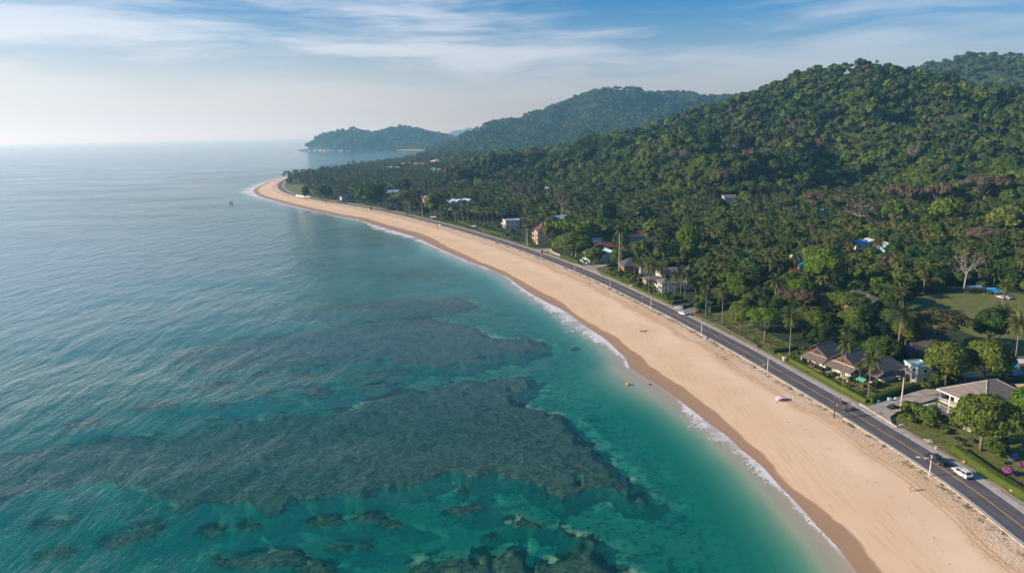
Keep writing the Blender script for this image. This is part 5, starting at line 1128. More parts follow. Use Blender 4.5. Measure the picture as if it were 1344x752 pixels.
# ---------------------------------------------------------------- vehicles
def car(px, py, rz, label, col, kind='car', name='car', cat='car', onroad=True, L=4.5):
    p = GG(px, py); z = 2.1 if onroad else p[2]+.06
    P_ = np.array([p[0], p[1]])
    root = thing(name, label, cat, (P_[0], P_[1], z), rz); k = L/4.5; paint = mat(col[0], col[1], .25, var=.03, spec=.6); wd = .90
    # lower body loft along x (front is +x)
    if kind == 'pickup': st = [(-2.6, .50, .98, .84), (-2.5, .35, 1.0, .9), (-.4, .32, 1.02, .92), (1.1, .32, 1.02, .92), (2.2, .35, .92, .88), (2.6, .48, .78, .78)]
    elif kind == 'suv': st = [(-2.3, .52, 1.02, .80), (-2.2, .34, 1.08, .88), (-.5, .30, 1.06, .92), (1.0, .30, 1.0, .92), (2.0, .34, .88, .86), (2.3, .46, .72, .74)]
    else: st = [(-2.2, .50, .86, .76), (-2.1, .32, .94, .85), (-.5, .26, .94, .88), (1.0, .26, .90, .88), (1.9, .30, .76, .82), (2.2, .42, .62, .70)]
    mb = MB(); V = []
    for x, zb, zt, hw in st: V += [(x*k, -hw, zb), (x*k, -hw-.03, (zb+zt)/2), (x*k, -hw+.06, zt), (x*k, hw-.06, zt), (x*k, hw+.03, (zb+zt)/2), (x*k, hw, zb)]
    F_ = [tuple(range(6)), tuple(range(len(V)-6, len(V)))[::-1]]
    for i in range(len(st)-1): F_ += [(i*6+j, (i+1)*6+j, (i+1)*6+(j+1) % 6, i*6+(j+1) % 6) for j in range(6)]
    mb.add(V, F_)
    if kind == 'pickup': cab = [(-.35, 1.5, .0), (.9, 1.35, 0)]; c0, c1, c2, c3, zr, zbelt = -.55, -.35, .75, 1.35, 1.74, 1.0
    elif kind == 'suv': c0, c1, c2, c3, zr, zbelt = -2.15, -1.75, .45, 1.15, 1.68, 1.04
    else: c0, c1, c2, c3, zr, zbelt = -1.75, -1.05, .25, 1.05, 1.40, .91
    hw0, hw1 = .80, .66
    rf = MB(); rf.add([(c1*k, -hw1, zr-.04), (c2*k, -hw1, zr-.04), (c2*k, hw1, zr-.04), (c1*k, hw1, zr-.04), (c1*k+.08, -hw1+.08, zr+.03), (c2*k-.08, -hw1+.08, zr+.03), (c2*k-.08, hw1-.08, zr+.03), (c1*k+.08, hw1-.08, zr+.03)], [(3, 2, 1, 0), (4, 5, 6, 7), (0, 1, 5, 4), (1, 2, 6, 5), (2, 3, 7, 6), (3, 0, 4, 7)])
    for sx, tx in ((c0, c1), (c3, c2), ((c0+c3)/2, (c1+c2)/2)):
        for s in (-1, 1): rf.tube([(sx*k, s*hw0, zbelt-.03), (tx*k, s*hw1, zr)], .05, 4)
    body = mb.build('body', paint, root); rf.build('roof', paint, body)
    gl_ = MB(); gl_.add([(c0*k, -hw0+.02, zbelt-.02), (c3*k, -hw0+.02, zbelt-.02), (c3*k, hw0-.02, zbelt-.02), (c0*k, hw0-.02, zbelt-.02), (c1*k, -hw1+.02, zr-.03), (c2*k, -hw1+.02, zr-.03), (c2*k, hw1-.02, zr-.03), (c1*k, hw1-.02, zr-.03)], [(3, 2, 1, 0), (4, 5, 6, 7), (0, 1, 5, 4), (1, 2, 6, 5), (2, 3, 7, 6), (3, 0, 4, 7)]); gl_.build('windows', GLASS, root)
    if kind == 'pickup':
        bd = MB(); bd.box((-1.55*k, 0, 1.035), (1.7, 1.5, .03)); bd.build('load_bed', TAR, root); lg = MB()
        for s in (-1, 1): lg.box((-1.55*k, s*.82, 1.10), (1.9, .08, .16))
        lg.box((-2.5*k, 0, 1.10), (.08, 1.62, .16)); lg.build('side_board', paint, root)
    for sx in (-1.38, 1.38):
        for s in (-1, 1):
            wm_ = MB(); wm_.tube([(sx*k, s*.72, .33), (sx*k, s*.94, .33)], .34, 14); wo_ = wm_.build('wheel', TAR, root); rm_ = MB(); rm_.tube([(sx*k, s*.935, .33), (sx*k, s*.955, .33)], .2, 10); rm_.build('rim', STEEL, wo_)
    xf, xb = st[-1][0]*k, st[0][0]*k; zt = st[-1][2]
    for s in (-1, 1):
        a = MB(); a.box((xf-.06, s*.58, zt-.08), (.16, .30, .14)); a.build('headlight', FRAME, root); a = MB(); a.box((xb+.03, s*.66, st[0][2]-.08), (.12, .16, .22)); a.build('taillight', mat('red_lens', (.35, .02, .02), .3), root)
    if kind != 'pickup' or True:
        a = MB(); a.box((xb+.02, 0, .55), (.14, 1.5, .20)); a.build('bumper', mat('dark_plastic', (.05, .05, .05), .6), root)
    return root
def road_dir(px, py):
    p = GG(px, py)[:2]; d_, i, t_ = seg_dist(np.array([p]), road[:-1], road[1:]); v = road[i[0]+1]-road[i[0]]; return math.atan2(v[1], v[0])
car(1262, 624, road_dir(1262, 624), 'white estate car driving on the near road lane', ('white_paint', (.72, .72, .70)), 'suv', L=4.7)
car(1229, 606.5, road_dir(1229, 607), 'black and blue pickup truck just ahead of the white estate car', ('navy_paint', (.012, .018, .045)), 'pickup', name='pickup_truck', cat='pickup truck', L=4.9)
car(1173.5, 537.5, R_(10), 'dark blue hatchback waiting on the side road beside the tall lamp', ('dark_blue_paint', (.012, .016, .04)), 'hatch', onroad=False, L=3.9)
car(896, 413, road_dir(896, 413)+R_(14), 'white saloon car turning at the purple grey driveway', ('white_paint', (.72, .72, .70)), 'car', L=4.4)
car(891, 405.5, road_dir(891, 406)+R_(60), 'small white car with dark windows behind the turning saloon', ('white_paint', (.72, .72, .70)), 'car', onroad=False, L=3.6)
car(578, 296.3, road_dir(578, 296.5), 'lone white car far along the road below the palm row', ('white_paint', (.72, .72, .70)), 'car')
car(453, 268.2, road_dir(453, 268), 'dark car far away on the road near the grove', ('grey_paint', (.05, .055, .06)), 'car')
for i, (px, py, lb) in enumerate([(444, 264.8, 'white parked van left of two others by the far grove'), (449, 265, 'middle white parked van by the far grove'), (455, 265.2, 'right white parked van by the far grove')]): car(px, py-.6, R_(20), lb, ('white_paint', (.72, .72, .70)), 'suv', name='van', cat='van', onroad=False, L=5)
for i, (px, py, lb) in enumerate([(1313.5, 391.3, 'white car left of another at the back of the big lawn'), (1321, 392, 'silver car right of the white one behind the big lawn')]): car(px, py, R_(100), lb, ('silver_paint', (.5, .5, .52)), 'car', onroad=False)
def person(px, py, label, shirt=(.1, .1, .1), hair=(.02, .015, .012), skin=(.42, .26, .17), lie=False, face=0., sit=None, at=None, z=None):
    if at is None: q = GG(px, py); x, y, z = q
    else: x, y, z = at
    root = thing('person', label, 'person', (x, y, z), face)
    J = dict(pel=(0, 0, .95), sp=(0, 0, 1.15), ch=(0, 0, 1.38), nk=(0, 0, 1.52), hd=(0, .01, 1.62), tp=(0, 0, 1.74))
    for s, n_ in ((-1, 'l'), (1, 'r')):
        J[n_+'h'] = (s*.10, 0, .90); J[n_+'k'] = (s*.12, -.04*s, .50); J[n_+'a'] = (s*.13, .02*s, .08); J[n_+'t'] = (s*.14, -.14+.02*s, .03)
        J[n_+'s'] = (s*.19, 0, 1.42); J[n_+'e'] = (s*.26, .03, 1.14); J[n_+'w'] = (s*.28, -.06, .90); J[n_+'p'] = (s*.28, -.08, .83)
        for f in range(4): J[n_+'f%d' % f] = (s*(.275), -.115+f*.022, .76-.006*abs(f-1.5)); J[n_+'g%d' % f] = (s*.262, -.118+f*.02, .725)
        J[n_+'u'] = (s*.255, -.125, .80)
    if sit:
        for n_ in 'lr':
            s = -1 if n_ == 'l' else 1; J[n_+'k'] = (s*.16, -.42, .82); J[n_+'a'] = (s*.16, -.36, .42); J[n_+'t'] = (s*.16, -.5, .38); J[n_+'e'] = (s*.26, -.22, 1.2); J[n_+'w'] = (s*.26, -.45, 1.16); J[n_+'p'] = (s*.26, -.52, 1.16)
            for f in range(4): J[n_+'f%d' % f] = (s*(.23+.02*f), -.57, 1.15); J[n_+'g%d' % f] = (s*(.23+.02*f), -.585, 1.12)
            J[n_+'u'] = (s*.21, -.53, 1.14)
    E_ = [('pel', 'sp'), ('sp', 'ch'), ('ch', 'nk'), ('nk', 'hd'), ('hd', 'tp')]
    for n_ in 'lr': E_ += [('pel', n_+'h'), (n_+'h', n_+'k'), (n_+'k', n_+'a'), (n_+'a', n_+'t'), ('ch', n_+'s'), (n_+'s', n_+'e'), (n_+'e', n_+'w'), (n_+'w', n_+'p'), (n_+'p', n_+'u')]+[(n_+'p', n_+'f%d' % f) for f in range(4)]+[(n_+'f%d' % f, n_+'g%d' % f) for f in range(4)]
    rad = dict(pel=.15, sp=.125, ch=.15, nk=.055, hd=.10, tp=.075)
    for n_ in 'lr':
        rad.update({n_+'h': .105, n_+'k': .062, n_+'a': .042, n_+'t': .035, n_+'s': .06, n_+'e': .042, n_+'w': .028, n_+'p': .03, n_+'u': .010})
        for f in range(4): rad[n_+'f%d' % f] = .010; rad[n_+'g%d' % f] = .009
    names = list(J); me = bpy.data.meshes.new('body'); me.from_pydata([J[k] for k in names], [(names.index(a), names.index(b_)) for a, b_ in E_], [])
    bo = obj('body', me, mat('skin', skin, .6, var=.05), root); md = bo.modifiers.new('skin', 'SKIN'); lay = me.skin_vertices[0] if me.skin_vertices else None
    for i, k in enumerate(names): me.skin_vertices[0].data[i].radius = (rad[k], rad[k]); me.skin_vertices[0].data[i].use_root = (k == 'pel')
    ss = bo.modifiers.new('s', 'SUBSURF'); ss.levels = ss.render_levels = 1
    hm_ = MB(); hm_.add(ICO_V*np.array([.112, .12, .115])*1+np.array([0, .02, 1.69]), [tuple(f) for f in ICO_F]); hm_.build('hair', mat('hair', hair, .7), root, True)
    sh_ = MB(); sh_.prism([(math.cos(t_)*.17, math.sin(t_)*.125) for t_ in np.linspace(0, 2*math.pi, 10, False)], .98, 1.44, [(math.cos(t_)*.19, math.sin(t_)*.12) for t_ in np.linspace(0, 2*math.pi, 10, False)])
    sh_.build('shirt', mat('cloth_%d' % int(shirt[0]*999+shirt[2]*77), shirt, .85), root, True)
    so = MB(); so.prism([(math.cos(t_)*.19, math.sin(t_)*.14) for t_ in np.linspace(0, 2*math.pi, 10, False)], .74, 1.0); so.build('shorts', mat('dark_cloth', (.05, .05, .07), .9), root, True)
    if lie: root.rotation_euler = (R_(-88), 0, face); root.location.z = z+.14
    return root
def scooter(px, py, rz, label, pl):
    p = GG(px, py); root = thing('motor_scooter', label, 'motor scooter', (p[0], p[1], 2.12), rz)
    b_ = MB(); b_.box((-.35, 0, .55), (.8, .28, .35), taper=.8); b_.box((.15, 0, .34), (.5, .30, .1)); b_.tube([(.55, 0, .35), (.42, 0, .95)], .10, 6); b_.build('body', mat('black_paint', (.015, .015, .018), .3, spec=.6), root)
    s_ = MB(); s_.box((-.35, 0, .78), (.7, .26, .10)); s_.build('seat', TAR, root)
    hb = MB(); hb.tube([(.40, -.32, 1.0), (.42, 0, .96), (.40, .32, 1.0)], .025, 5); hb.build('handlebar', STEEL, root)
    for x in (-.6, .65):
        w_ = MB(); w_.tube([(x, -.06, .28), (x, .06, .28)], .28, 12); q = w_.build('wheel', TAR, root); r2 = MB(); r2.tube([(x, -.065, .28), (x, .065, .28)], .14, 8); r2.build('rim', STEEL, q)
    hl = MB(); hl.box((.56, 0, .86), (.08, .16, .12)); hl.build('headlight', FRAME, root)
    c, s = math.cos(rz), math.sin(rz); person(0, 0, pl, shirt=(.06, .07, .09), face=rz+R_(90), sit=True, at=(p[0]-.3*c, p[1]-.3*s, 2.12-.05))
rd = road_dir(1108, 534)
scooter(1103, 529.5, rd+math.pi, 'dark motor scooter on the landward lane behind the wooden pole', 'rider in grey shirt on the landward lane scooter')
scooter(1107.5, 539.5, rd, 'dark motor scooter nearest the beach, right of the wooden pole', 'rider on the scooter nearest the beach')
scooter(1115.5, 538, rd+math.pi, 'dark motor scooter right on the yellow centre line', 'rider on the scooter by the centre line')
# ---------------------------------------------------------------- people and things on the sand
person(1194, 644.5, 'person in orange top with dark hair standing alone on the near sand', shirt=(.75, .33, .05), face=R_(-80))
person(940.5, 469.3, 'small dark dressed person standing on the sand left of a lying one', shirt=(.03, .03, .04), face=R_(100))
person(955.5, 472, 'dark dressed person lying on the sand', shirt=(.03, .03, .05), lie=True, face=R_(70))
person(774.3, 375.2, 'person far along the dry sand below the turquoise house', shirt=(.06, .05, .05))
person(785, 383.3, 'bathing person lying on blue towel on the middle sand', shirt=(.1, .12, .2), lie=True, face=R_(60))
person(837.5, 403.4, 'dark dressed person lying on the upper sand near the fourth lamp post', shirt=(.02, .02, .02), lie=True, face=R_(50))
person(498.8, 282.5, 'tiny person walking on the far sand before the dark trees', shirt=(.05, .05, .05)); person(522, 287.2, 'tiny person on the far sand below the olive dome tree', shirt=(.12, .1, .1)); person(477, 279.3, 'tiny person farthest left on the straight far sand', shirt=(.3, .1, .1)); person(574.2, 302, 'tiny dark person on the sand below the lone white car', shirt=(.02, .02, .02))
person(348.4, 248.2, 'tiny person nearest the waterline at the beach point', shirt=(.02, .02, .02)); person(359.8, 243.3, 'tiny person up the sand at the beach point', shirt=(.04, .04, .04)); person(355, 250.4, 'tiny person in red low on the beach point', shirt=(.3, .08, .05)); person(360.5, 238.3, 'tiny person in orange at the far side of the beach point', shirt=(.8, .3, .05))
def parasol(px, py, label, cols, R0=1.5, h_=1.9, tilt=.5):
    p = GG(px, py); root = thing('beach_parasol', label, 'parasol', (p[0], p[1], p[2])); root.rotation_euler = (0, -tilt, 0)
    po = MB(); po.tube([(0, 0, -.3), (0, 0, h_)], .03, 6); po.build('pole', FRAME, root)
    for q in range(2):
        c_ = MB(); n_ = 12
        for i in range(q, n_, 2):
            a, b_ = 2*math.pi*i/n_, 2*math.pi*(i+1)/n_
            V = [(0, 0, h_), (math.cos(a)*R0*.55, math.sin(a)*R0*.55, h_-.16), (math.cos(b_)*R0*.55, math.sin(b_)*R0*.55, h_-.16), (math.cos(a)*R0, math.sin(a)*R0, h_-.48), (math.cos(b_)*R0, math.sin(b_)*R0, h_-.48)]
            c_.add(V, [(0, 1, 2), (1, 3, 4, 2)]); c_.add([(x, y, z_-.02) for x, y, z_ in V], [(2, 1, 0), (2, 4, 3, 1)])
        c_.build('canopy', mat('cloth_'+cols[q][0], cols[q][1], .8), root)
    return root
parasol(1024, 525.5, 'pink and lilac parasol pitched on the dry sand', [('pink', (.66, .22, .40)), ('lilac', (.60, .52, .72))], 1.2, 1.5, .45)
tw = MB(); p = GG(1023, 526); tw.box((p[0]-.9, p[1]-.4, p[2]+.05), (1.9, .8, .05), .3); tag(tw.build('towel', mat('pale_cloth', (.75, .72, .68), .9)), 'pale towel spread beneath the pink parasol', 'towel')
def small_boat(px, py, rz, label, L=3.2, inwater=False):
    p = GG(px, py) if not inwater else np.append(G(px, py, 0)[:2], -.05); root = thing('dinghy', label, 'boat', tuple(p), rz); n_ = 8; V = []
    for i in range(n_+1):
        q = i/n_; w_ = math.sin(math.pi*min(1, .25+q*.78))**.7*.55; zz = .12*(2*q-1)**2; x = (q-.5)*L
        V += [(x, -w_, .5+zz), (x, -w_*.6, .05), (x, 0, 0), (x, w_*.6, .05), (x, w_, .5+zz), (x, w_*.85, .48+zz), (x, 0, .18), (x, -w_*.85, .48+zz)]
    F_ = [tuple(range(8)), tuple(range(n_*8, n_*8+8))[::-1]]
    for i in range(n_): F_ += [(i*8+j, i*8+(j+1) % 8, (i+1)*8+(j+1) % 8, (i+1)*8+j) for j in range(8)]
    h_ = MB(); h_.add(V, F_); h_.build('hull', mat('white_hull' if not inwater else 'dark_hull', (.62, .66, .68) if not inwater else (.03, .03, .035), .5), root)
    for x in (-.6, .5): s_ = MB(); s_.box((x, 0, .42), (.25, .9, .05)); s_.build('seat', WOOD, root)
small_boat(844, 435, R_(8), 'small white dinghy pulled up on the smooth sand')
small_boat(303, 265.5, R_(10), 'dark boat alone on the water off the beach point', 5, True)
def lathe(name, label, cat, px, py, prof, m, parent=None, z=None, m2=None, zs=None):
    p = GG(px, py) if z is None else np.append(G(px, py, z)[:2], z); mb = MB(); n_ = 12; V = [(r_*math.cos(2*math.pi*j/n_), r_*math.sin(2*math.pi*j/n_), h_) for r_, h_ in prof for j in range(n_)]
    mb.add(V, [(i*n_+j, i*n_+(j+1) % n_, (i+1)*n_+(j+1) % n_, (i+1)*n_+j) for i in range(len(prof)-1) for j in range(n_)]+[tuple(range(n_))[::-1], tuple(range((len(prof)-1)*n_, len(prof)*n_))])
    return tag(mb.build(name, m, None, True, tuple(p)), label, cat)
ball = [(.02, -.38), (.3, -.3), (.45, 0), (.36, .28), (.16, .42), (.02, .46)]
lathe('buoy', 'orange and white buoy ball in the shallows by the sand spit', 'buoy', 824, 504, [(a*1.25, b_*1.25) for a, b_ in ball], mat('orange_plastic', (.75, .30, .05), .4), z=.1)
lathe('buoy', 'small dark float beside the wet sand right of the orange buoy', 'buoy', 853, 504.5, [(a*.8, b_*.8) for a, b_ in ball], mat('dark_float', (.05, .04, .04), .5), z=.1)
def rocklump(name, label, cat, pts, m, seed=0, group=None, kind=None, parent_pt=None):
    r = np.random.default_rng(seed); V = []; F_ = []
    for x, y, z, sx, sy, sz_ in pts:
        k = len(V); d = 1+.22*np.sin(ICO_V[:, 0]*5+seed)*np.cos(ICO_V[:, 1]*4)+r.normal(0, .07, len(ICO_V)); V += (ICO_V*d[:, None]*[sx, sy, sz_]+[x, y, z]).tolist(); F_ += [(a+k, b_+k, c+k) for a, b_, c in ICO_F]
    return tag(obj(name, me_from(name, V, F_, False), m), label, cat, group, kind)
ROCK = mat('pale_rock', (.38, .34, .28), .9, var=.3, vscale=1.5, bump=.5); DROCK = mat('dark_rock', (.06, .055, .05), .9, var=.4, vscale=.6, bump=.6)
OR5 = ['leftmost', 'second from left', 'third from left', 'fourth from left', 'fifth from left', 'sixth from left', 'rightmost']
def rocks(px, py, n, sp, s, label, m=ROCK, seed=1):
    r = np.random.default_rng(seed); xs = np.sort(r.uniform(-sp, sp, n))
    for i in range(n):
        p = GG(px+xs[i], py+r.uniform(-sp, sp)*.5); q = s*r.uniform(.6, 1.3); lb = label if n == 1 else ('rightmost ' if i == n-1 else OR5[i]+' ')+label
        rocklump('rock', lb, 'rock', [(p[0], p[1], p[2]+.1, q, q*r.uniform(.6, 1), q*.5)], m, seed*50+i, label.replace('rock ', 'rocks ', 1))
rocks(1172, 552, 2, 2, .8, 'rock on the grassy corner behind the tall lamp', seed=2); rocks(1183, 559, 3, 3, .7, 'rock in the verge below the side road corner', seed=3)
rocks(1219, 578, 5, 4, .6, 'rock scattered in the grass above the black pickup', seed=4); rocks(1228, 587, 3, 3, .6, 'rock beside the start of the near hedge', seed=5); rocks(1330, 641, 4, 6, .5, 'rock in the verge at the right picture edge', seed=6)
rocks(925, 445.5, 3, 3, .9, 'rock beside the broken kerb on the beach', seed=7); rocks(1265, 606, 1, .1, .5, 'rock pink and alone between road and hedge', mat('pink_rock', (.55, .35, .3), .9), 8)
P_ = [RAY(x_, 197, 0) if False else np.append(G(x_, y_, 0)[:2], 0) for x_, y_ in ((397, 197.6), (401, 197.7), (405, 197.8), (409, 198), (412, 198.2))]
rocklump('rocky_reef', 'low dark line of rocks off the tip of the headland', 'rocks', [(p[0], p[1], 0, 26, 14, 4+2*i) for i, p in enumerate(P_)], DROCK, 3)
# coral heads standing in the sandy channels
CORAL = bpy.data.materials.new('coral_rock'); CORAL.use_nodes = True; t = NT(CORAL.node_tree); b = t.n['Principled BSDF']; Pp = t.pos()
cc = t.mix(t.sstep(t.noise(Pp, .9, 6, .7), .38, .66), (.030, .032, .020), (.27, .215, .13)); t.set(b, 'Base Color', cc); b.inputs['Roughness'].default_value = 1.0
bp = t.new('ShaderNodeBump'); bp.inputs['Distance'].default_value = .5; t.set(bp, 'Height', t.noise(Pp, .9, 6, .7)); t.l.new(bp.outputs[0], b.inputs['Normal'])
CL = ['far left small coral head of the upper channel', 'round coral head beside the long bars in the upper channel', 'upper long thin coral bar in the turquoise channel', 'lower long thin coral bar in the turquoise channel', 'coral head below left of the round one in the channel', 'lumpy coral head at the left tip of the lower bar',
      'small coral head left of the lumpy one', 'faint coral head on the left of the channel', 'faint coral head just below the faint left one', 'wide faint coral patch left of the channel heads', 'pale wide coral patch farther out to the left', 'farthest left faint coral patch under rippled water',
      'long coral patch near the left picture edge, below the big reef', 'largest lone coral mound near the bottom left', 'coral mound at the bottom left under the largest one', 'dark coral mound right of the largest lone one', 'coral mound left of a long flat one, below the big reef', 'long flat coral mound in the middle of the lower channel',
      'coral mound left of the twin under the big reef', 'right coral mound of the twin under the big reef', 'pale arrow shaped coral mound alone on the green sand', 'coral mound above the bottom patch, left of a small round one', 'small round coral mound in the lower channel', 'small coral mound near the bottom, left of the wide bottom patch',
      'tiny coral knob just under the big reef edge', 'wide coral patch at the bottom edge', 'coral patch cut by the bottom edge', 'tiny coral patch under the reef at left', 'tiny coral knob above the bottom reef', 'dark slim rock under the pale shallows', 'tiny coral knob between reef tongue and sand']
for i, (px, py, hw, hh, tl) in enumerate(REEF_PATCHES):
    r = np.random.default_rng(400+i); n_ = 56; ring = []
    for rr_, zz in ((1.0, -1.0), (.93, -.30), (.78, .02), (.45, .12)):
        for j in range(n_):
            a = 2*math.pi*j/n_; q = rr_*(1+(.20*math.sin(3*a+i*1.7)+.15*math.sin(5*a+2.3*i)+.10*math.sin(8*a+i*.9)+.07*math.sin(14*a+3*i)+.05*math.sin(23*a+i)))
            ex, ey = hw*1.06*q*math.cos(a), hh*1.1*q*math.sin(a); ct, sn = math.cos(R_(tl)), math.sin(R_(tl))
            g = G(px+ex*ct-ey*sn, py+ex*sn+ey*ct, -1.0); ring.append((g[0], g[1], zz))
    c0 = G(px, py, -1.0); dp = -.85+.08*(i % 3); V = np.array([(a, b_, dp+c*1.1+r.normal(0, .05)) for a, b_, c in ring]+[(c0[0], c0[1], dp+.16)])
    F_ = [(k*n_+j, k*n_+(j+1) % n_, (k+1)*n_+(j+1) % n_, (k+1)*n_+j) for k in range(3) for j in range(n_)]+[(3*n_+j, 3*n_+(j+1) % n_, 4*n_) for j in range(n_)]
    tag(obj('coral_head', me_from('coral_head', V-[c0[0], c0[1], 0], F_, True), CORAL, None, (c0[0], c0[1], 0)), CL[i], 'coral')
# ---------------------------------------------------------------- hedges, shrubs, fences, small garden things
HEDGE = leafmat('hedge_leaves', [(0, (.030, .060, .014)), (.5, (.070, .115, .016)), (.8, (.11, .155, .018)), (1, (.30, .09, .26))], .15)
def leafy(V, N, F_, nc, cs, seed, tint0=.35):
    """close-set leaves over the faces given; returns mesh data"""
    r = np.random.default_rng(seed); V = np.asarray(V, float); A = []
    for f in F_:
        p = V[list(f)]; A.append(np.linalg.norm(np.cross(p[1]-p[0], p[2]-p[0]))+(np.linalg.norm(np.cross(p[2]-p[0], p[3]-p[0])) if len(f) == 4 else 0))
    A = np.array(A); fi = r.choice(len(F_), nc, p=A/A.sum()); P_ = []; Q = []
    for i in fi:
        p = V[list(F_[i])]; a, b_ = r.uniform(0, 1, 2)
        if len(p) == 4: q = (p[0]*(1-a)+p[1]*a)*(1-b_)+(p[3]*(1-a)+p[2]*a)*b_
        else:
            if a+b_ > 1: a, b_ = 1-a, 1-b_
            q = p[0]+(p[1]-p[0])*a+(p[2]-p[0])*b_
        nn = np.cross(p[1]-p[0], p[2]-p[0]); P_.append(q); Q.append(nn/max(np.linalg.norm(nn), 1e-6))
    P_ = np.array(P_)+r.normal(0, .06, (nc, 3)); cv_, cf, ct = cards(P_, np.array(Q), cs, r)
    k = len(V); return np.vstack([V, cv_]), [tuple(f) for f in F_]+[tuple(q) for q in (cf+k).tolist()], np.r_[np.full(k, tint0), ct]
def hedge(line_px, w, h_, tone, label, world=None, dens=9):
    L = smooth_line(gp(line_px, 2.1) if world is None else world, 1.5); tg = np.gradient(L, axis=0); tg /= np.linalg.norm(tg, axis=1)[:, None]; nr = np.stack([tg[:, 1], -tg[:, 0]], 1); n_ = len(L)
    hz_ = height(L); r = np.random.default_rng(int(abs(L[0, 0]*10))); V = []
    for o_, zz in ((-w/2, -.2), (-w/2*.95, h_*.9), (-w*.3, h_), (w*.3, h_), (w/2*.95, h_*.9), (w/2, -.2)):
        V += np.c_[L+nr*o_, hz_+zz+(r.normal(0, .07, n_) if zz > 0 else 0)].tolist()
    F_ = [(k*n_+i, k*n_+i+1, (k+1)*n_+i+1, (k+1)*n_+i) for k in range(5) for i in range(n_-1)]; 
    ct = np.array(V); s_ = ct[F_[0][0]]; 
    F_ = [f[::-1] for f in F_]+[(0, n_, 2*n_, 3*n_, 4*n_, 5*n_), tuple(k*n_+n_-1 for k in range(5, -1, -1))]
    ln = np.linalg.norm(np.diff(L, axis=0), axis=1).sum(); V2, F2, ti = leafy(V, None, F_[:-2], int(ln*(w+2*h_)*16), .15, 3)
    o = obj('hedge', me_from('hedge', V2, F2+F_[-2:], False, dict(tint=ti)), HEDGE); o['tone'] = tone; tag(o, label, 'hedge'); return o
hedge([(1022, 466), (1040, 474.5), (1066, 488), (1093, 503.5), (1118, 517), (1138, 528)], 1.3, 1.0, .75, 'long clipped light green hedge between the road and the shingle villas')
hedge([(1141, 527.5), (1155, 523.5), (1170, 518), (1186, 513.5), (1205, 509)], 2.0, 1.6, .35, 'tall dark hedge along the side road')
hedge([(1253, 590), (1270, 601), (1290, 616), (1312, 630.5), (1330, 641), (1350, 653)], 2.2, 1.3, .65, 'thick leafy hedge along the verge of the big villa garden')
hedge([(913, 414), (926, 419.5), (948, 429), (975, 443), (996, 455)], 1.4, .55, .85, 'low bright green hedge strip under the fence')
hedge([(931, 410), (941, 407.5), (962, 403)], 1.6, 2.2, .12, 'dark square hedge closing the garden behind two palms')
hedge([(1015, 462), (1030, 461), (1050, 457.5)], 1.5, 1.3, .10, 'dark box hedge at the left end of the villa garden')
hedge([(788, 357), (808, 366), (830, 376), (856, 387.5), (880, 398)], 1.6, .9, .7, 'long hedge in front of the pink bungalow and veranda house')
hedge([(881, 399), (890, 397.4), (901, 395.5)], 1.3, 1.1, .3, 'short hedge ending at the purple grey driveway')
hedge([(603, 291), (620, 297), (645, 304.5), (662, 309)], 3, 1.3, .5, 'rough green hedge at the foot of the straight palm row')
hedge([(896, 404.2), (903, 403), (910.5, 401.8)], 1.2, 1.2, .05, 'dark green hedge behind the small white car')
hedge([(738, 336), (750, 340.5), (760, 344.5)], 1.6, .8, .6, 'low hedge beneath the bright green rounded tree')
def shrub_mesh(seed, nc=260):
    r = np.random.default_rng(seed); cm, C, RA = crown_mesh('shrub', seed, 1.0, .15, 1.5, 6, nc, .17, lob=.5); cm.materials.clear(); cm.materials.append(HEDGE); return cm
SM = [shrub_mesh(900+i) for i in range(4)]
SZN = [([(1032, 470), (1060, 458), (1072, 466), (1120, 490), (1170, 508), (1140, 522)], 34, 'garden shrub between the long clipped hedge and the shingle villas', 'shrubs of the villa garden', 1.3),
       ([(1176, 545), (1205, 536), (1228, 545), (1260, 556), (1245, 575), (1200, 556)], 18, 'garden shrub in front of the big villa terrace', 'shrubs before the big villa', 1.6),
       ([(790, 352), (815, 352), (850, 372), (890, 392), (880, 396), (820, 370)], 50, 'shrub in the gardens of the veranda house', 'shrubs by the veranda house', 2.3),
       ([(612, 290), (660, 292), (700, 312), (706, 326), (660, 311), (625, 299)], 40, 'bush between the palm row and the peach guesthouse', 'bushes by the palm row', 2.4),
       ([(470, 265), (500, 262), (560, 276), (600, 288), (560, 286), (520, 277)], 26, 'bush on the landward verge of the far road', 'bushes on the far verge', 2.4),
       ([(740, 333), (765, 330), (800, 340), (806, 346), (780, 348), (762, 346)], 20, 'bush around the pale turquoise house', 'bushes by the turquoise house', 1.7),
       ([(1246, 575), (1290, 600), (1344, 640), (1400, 660), (1400, 600), (1310, 575)], 12, 'bush in the shady garden behind the thick hedge', 'bushes behind the thick hedge', 1.3),
       ([(1194, 500), (1230, 500), (1262, 497), (1245, 506), (1212, 512)], 18, 'dark bush under the full mid green tree', 'bushes under the green trees', 2.2),
       ([(912, 404), (928, 398), (960, 398), (935, 408), (922, 412)], 12, 'bush beside the purple grey driveway', 'bushes by the driveway', 2.0),
       ([(1120, 455), (1160, 450), (1200, 470), (1215, 492), (1190, 492), (1150, 468)], 20, 'bush crowded behind the shingle villas', 'bushes behind the villas', 2.2)]
sr = np.random.default_rng(77)
SHR = []
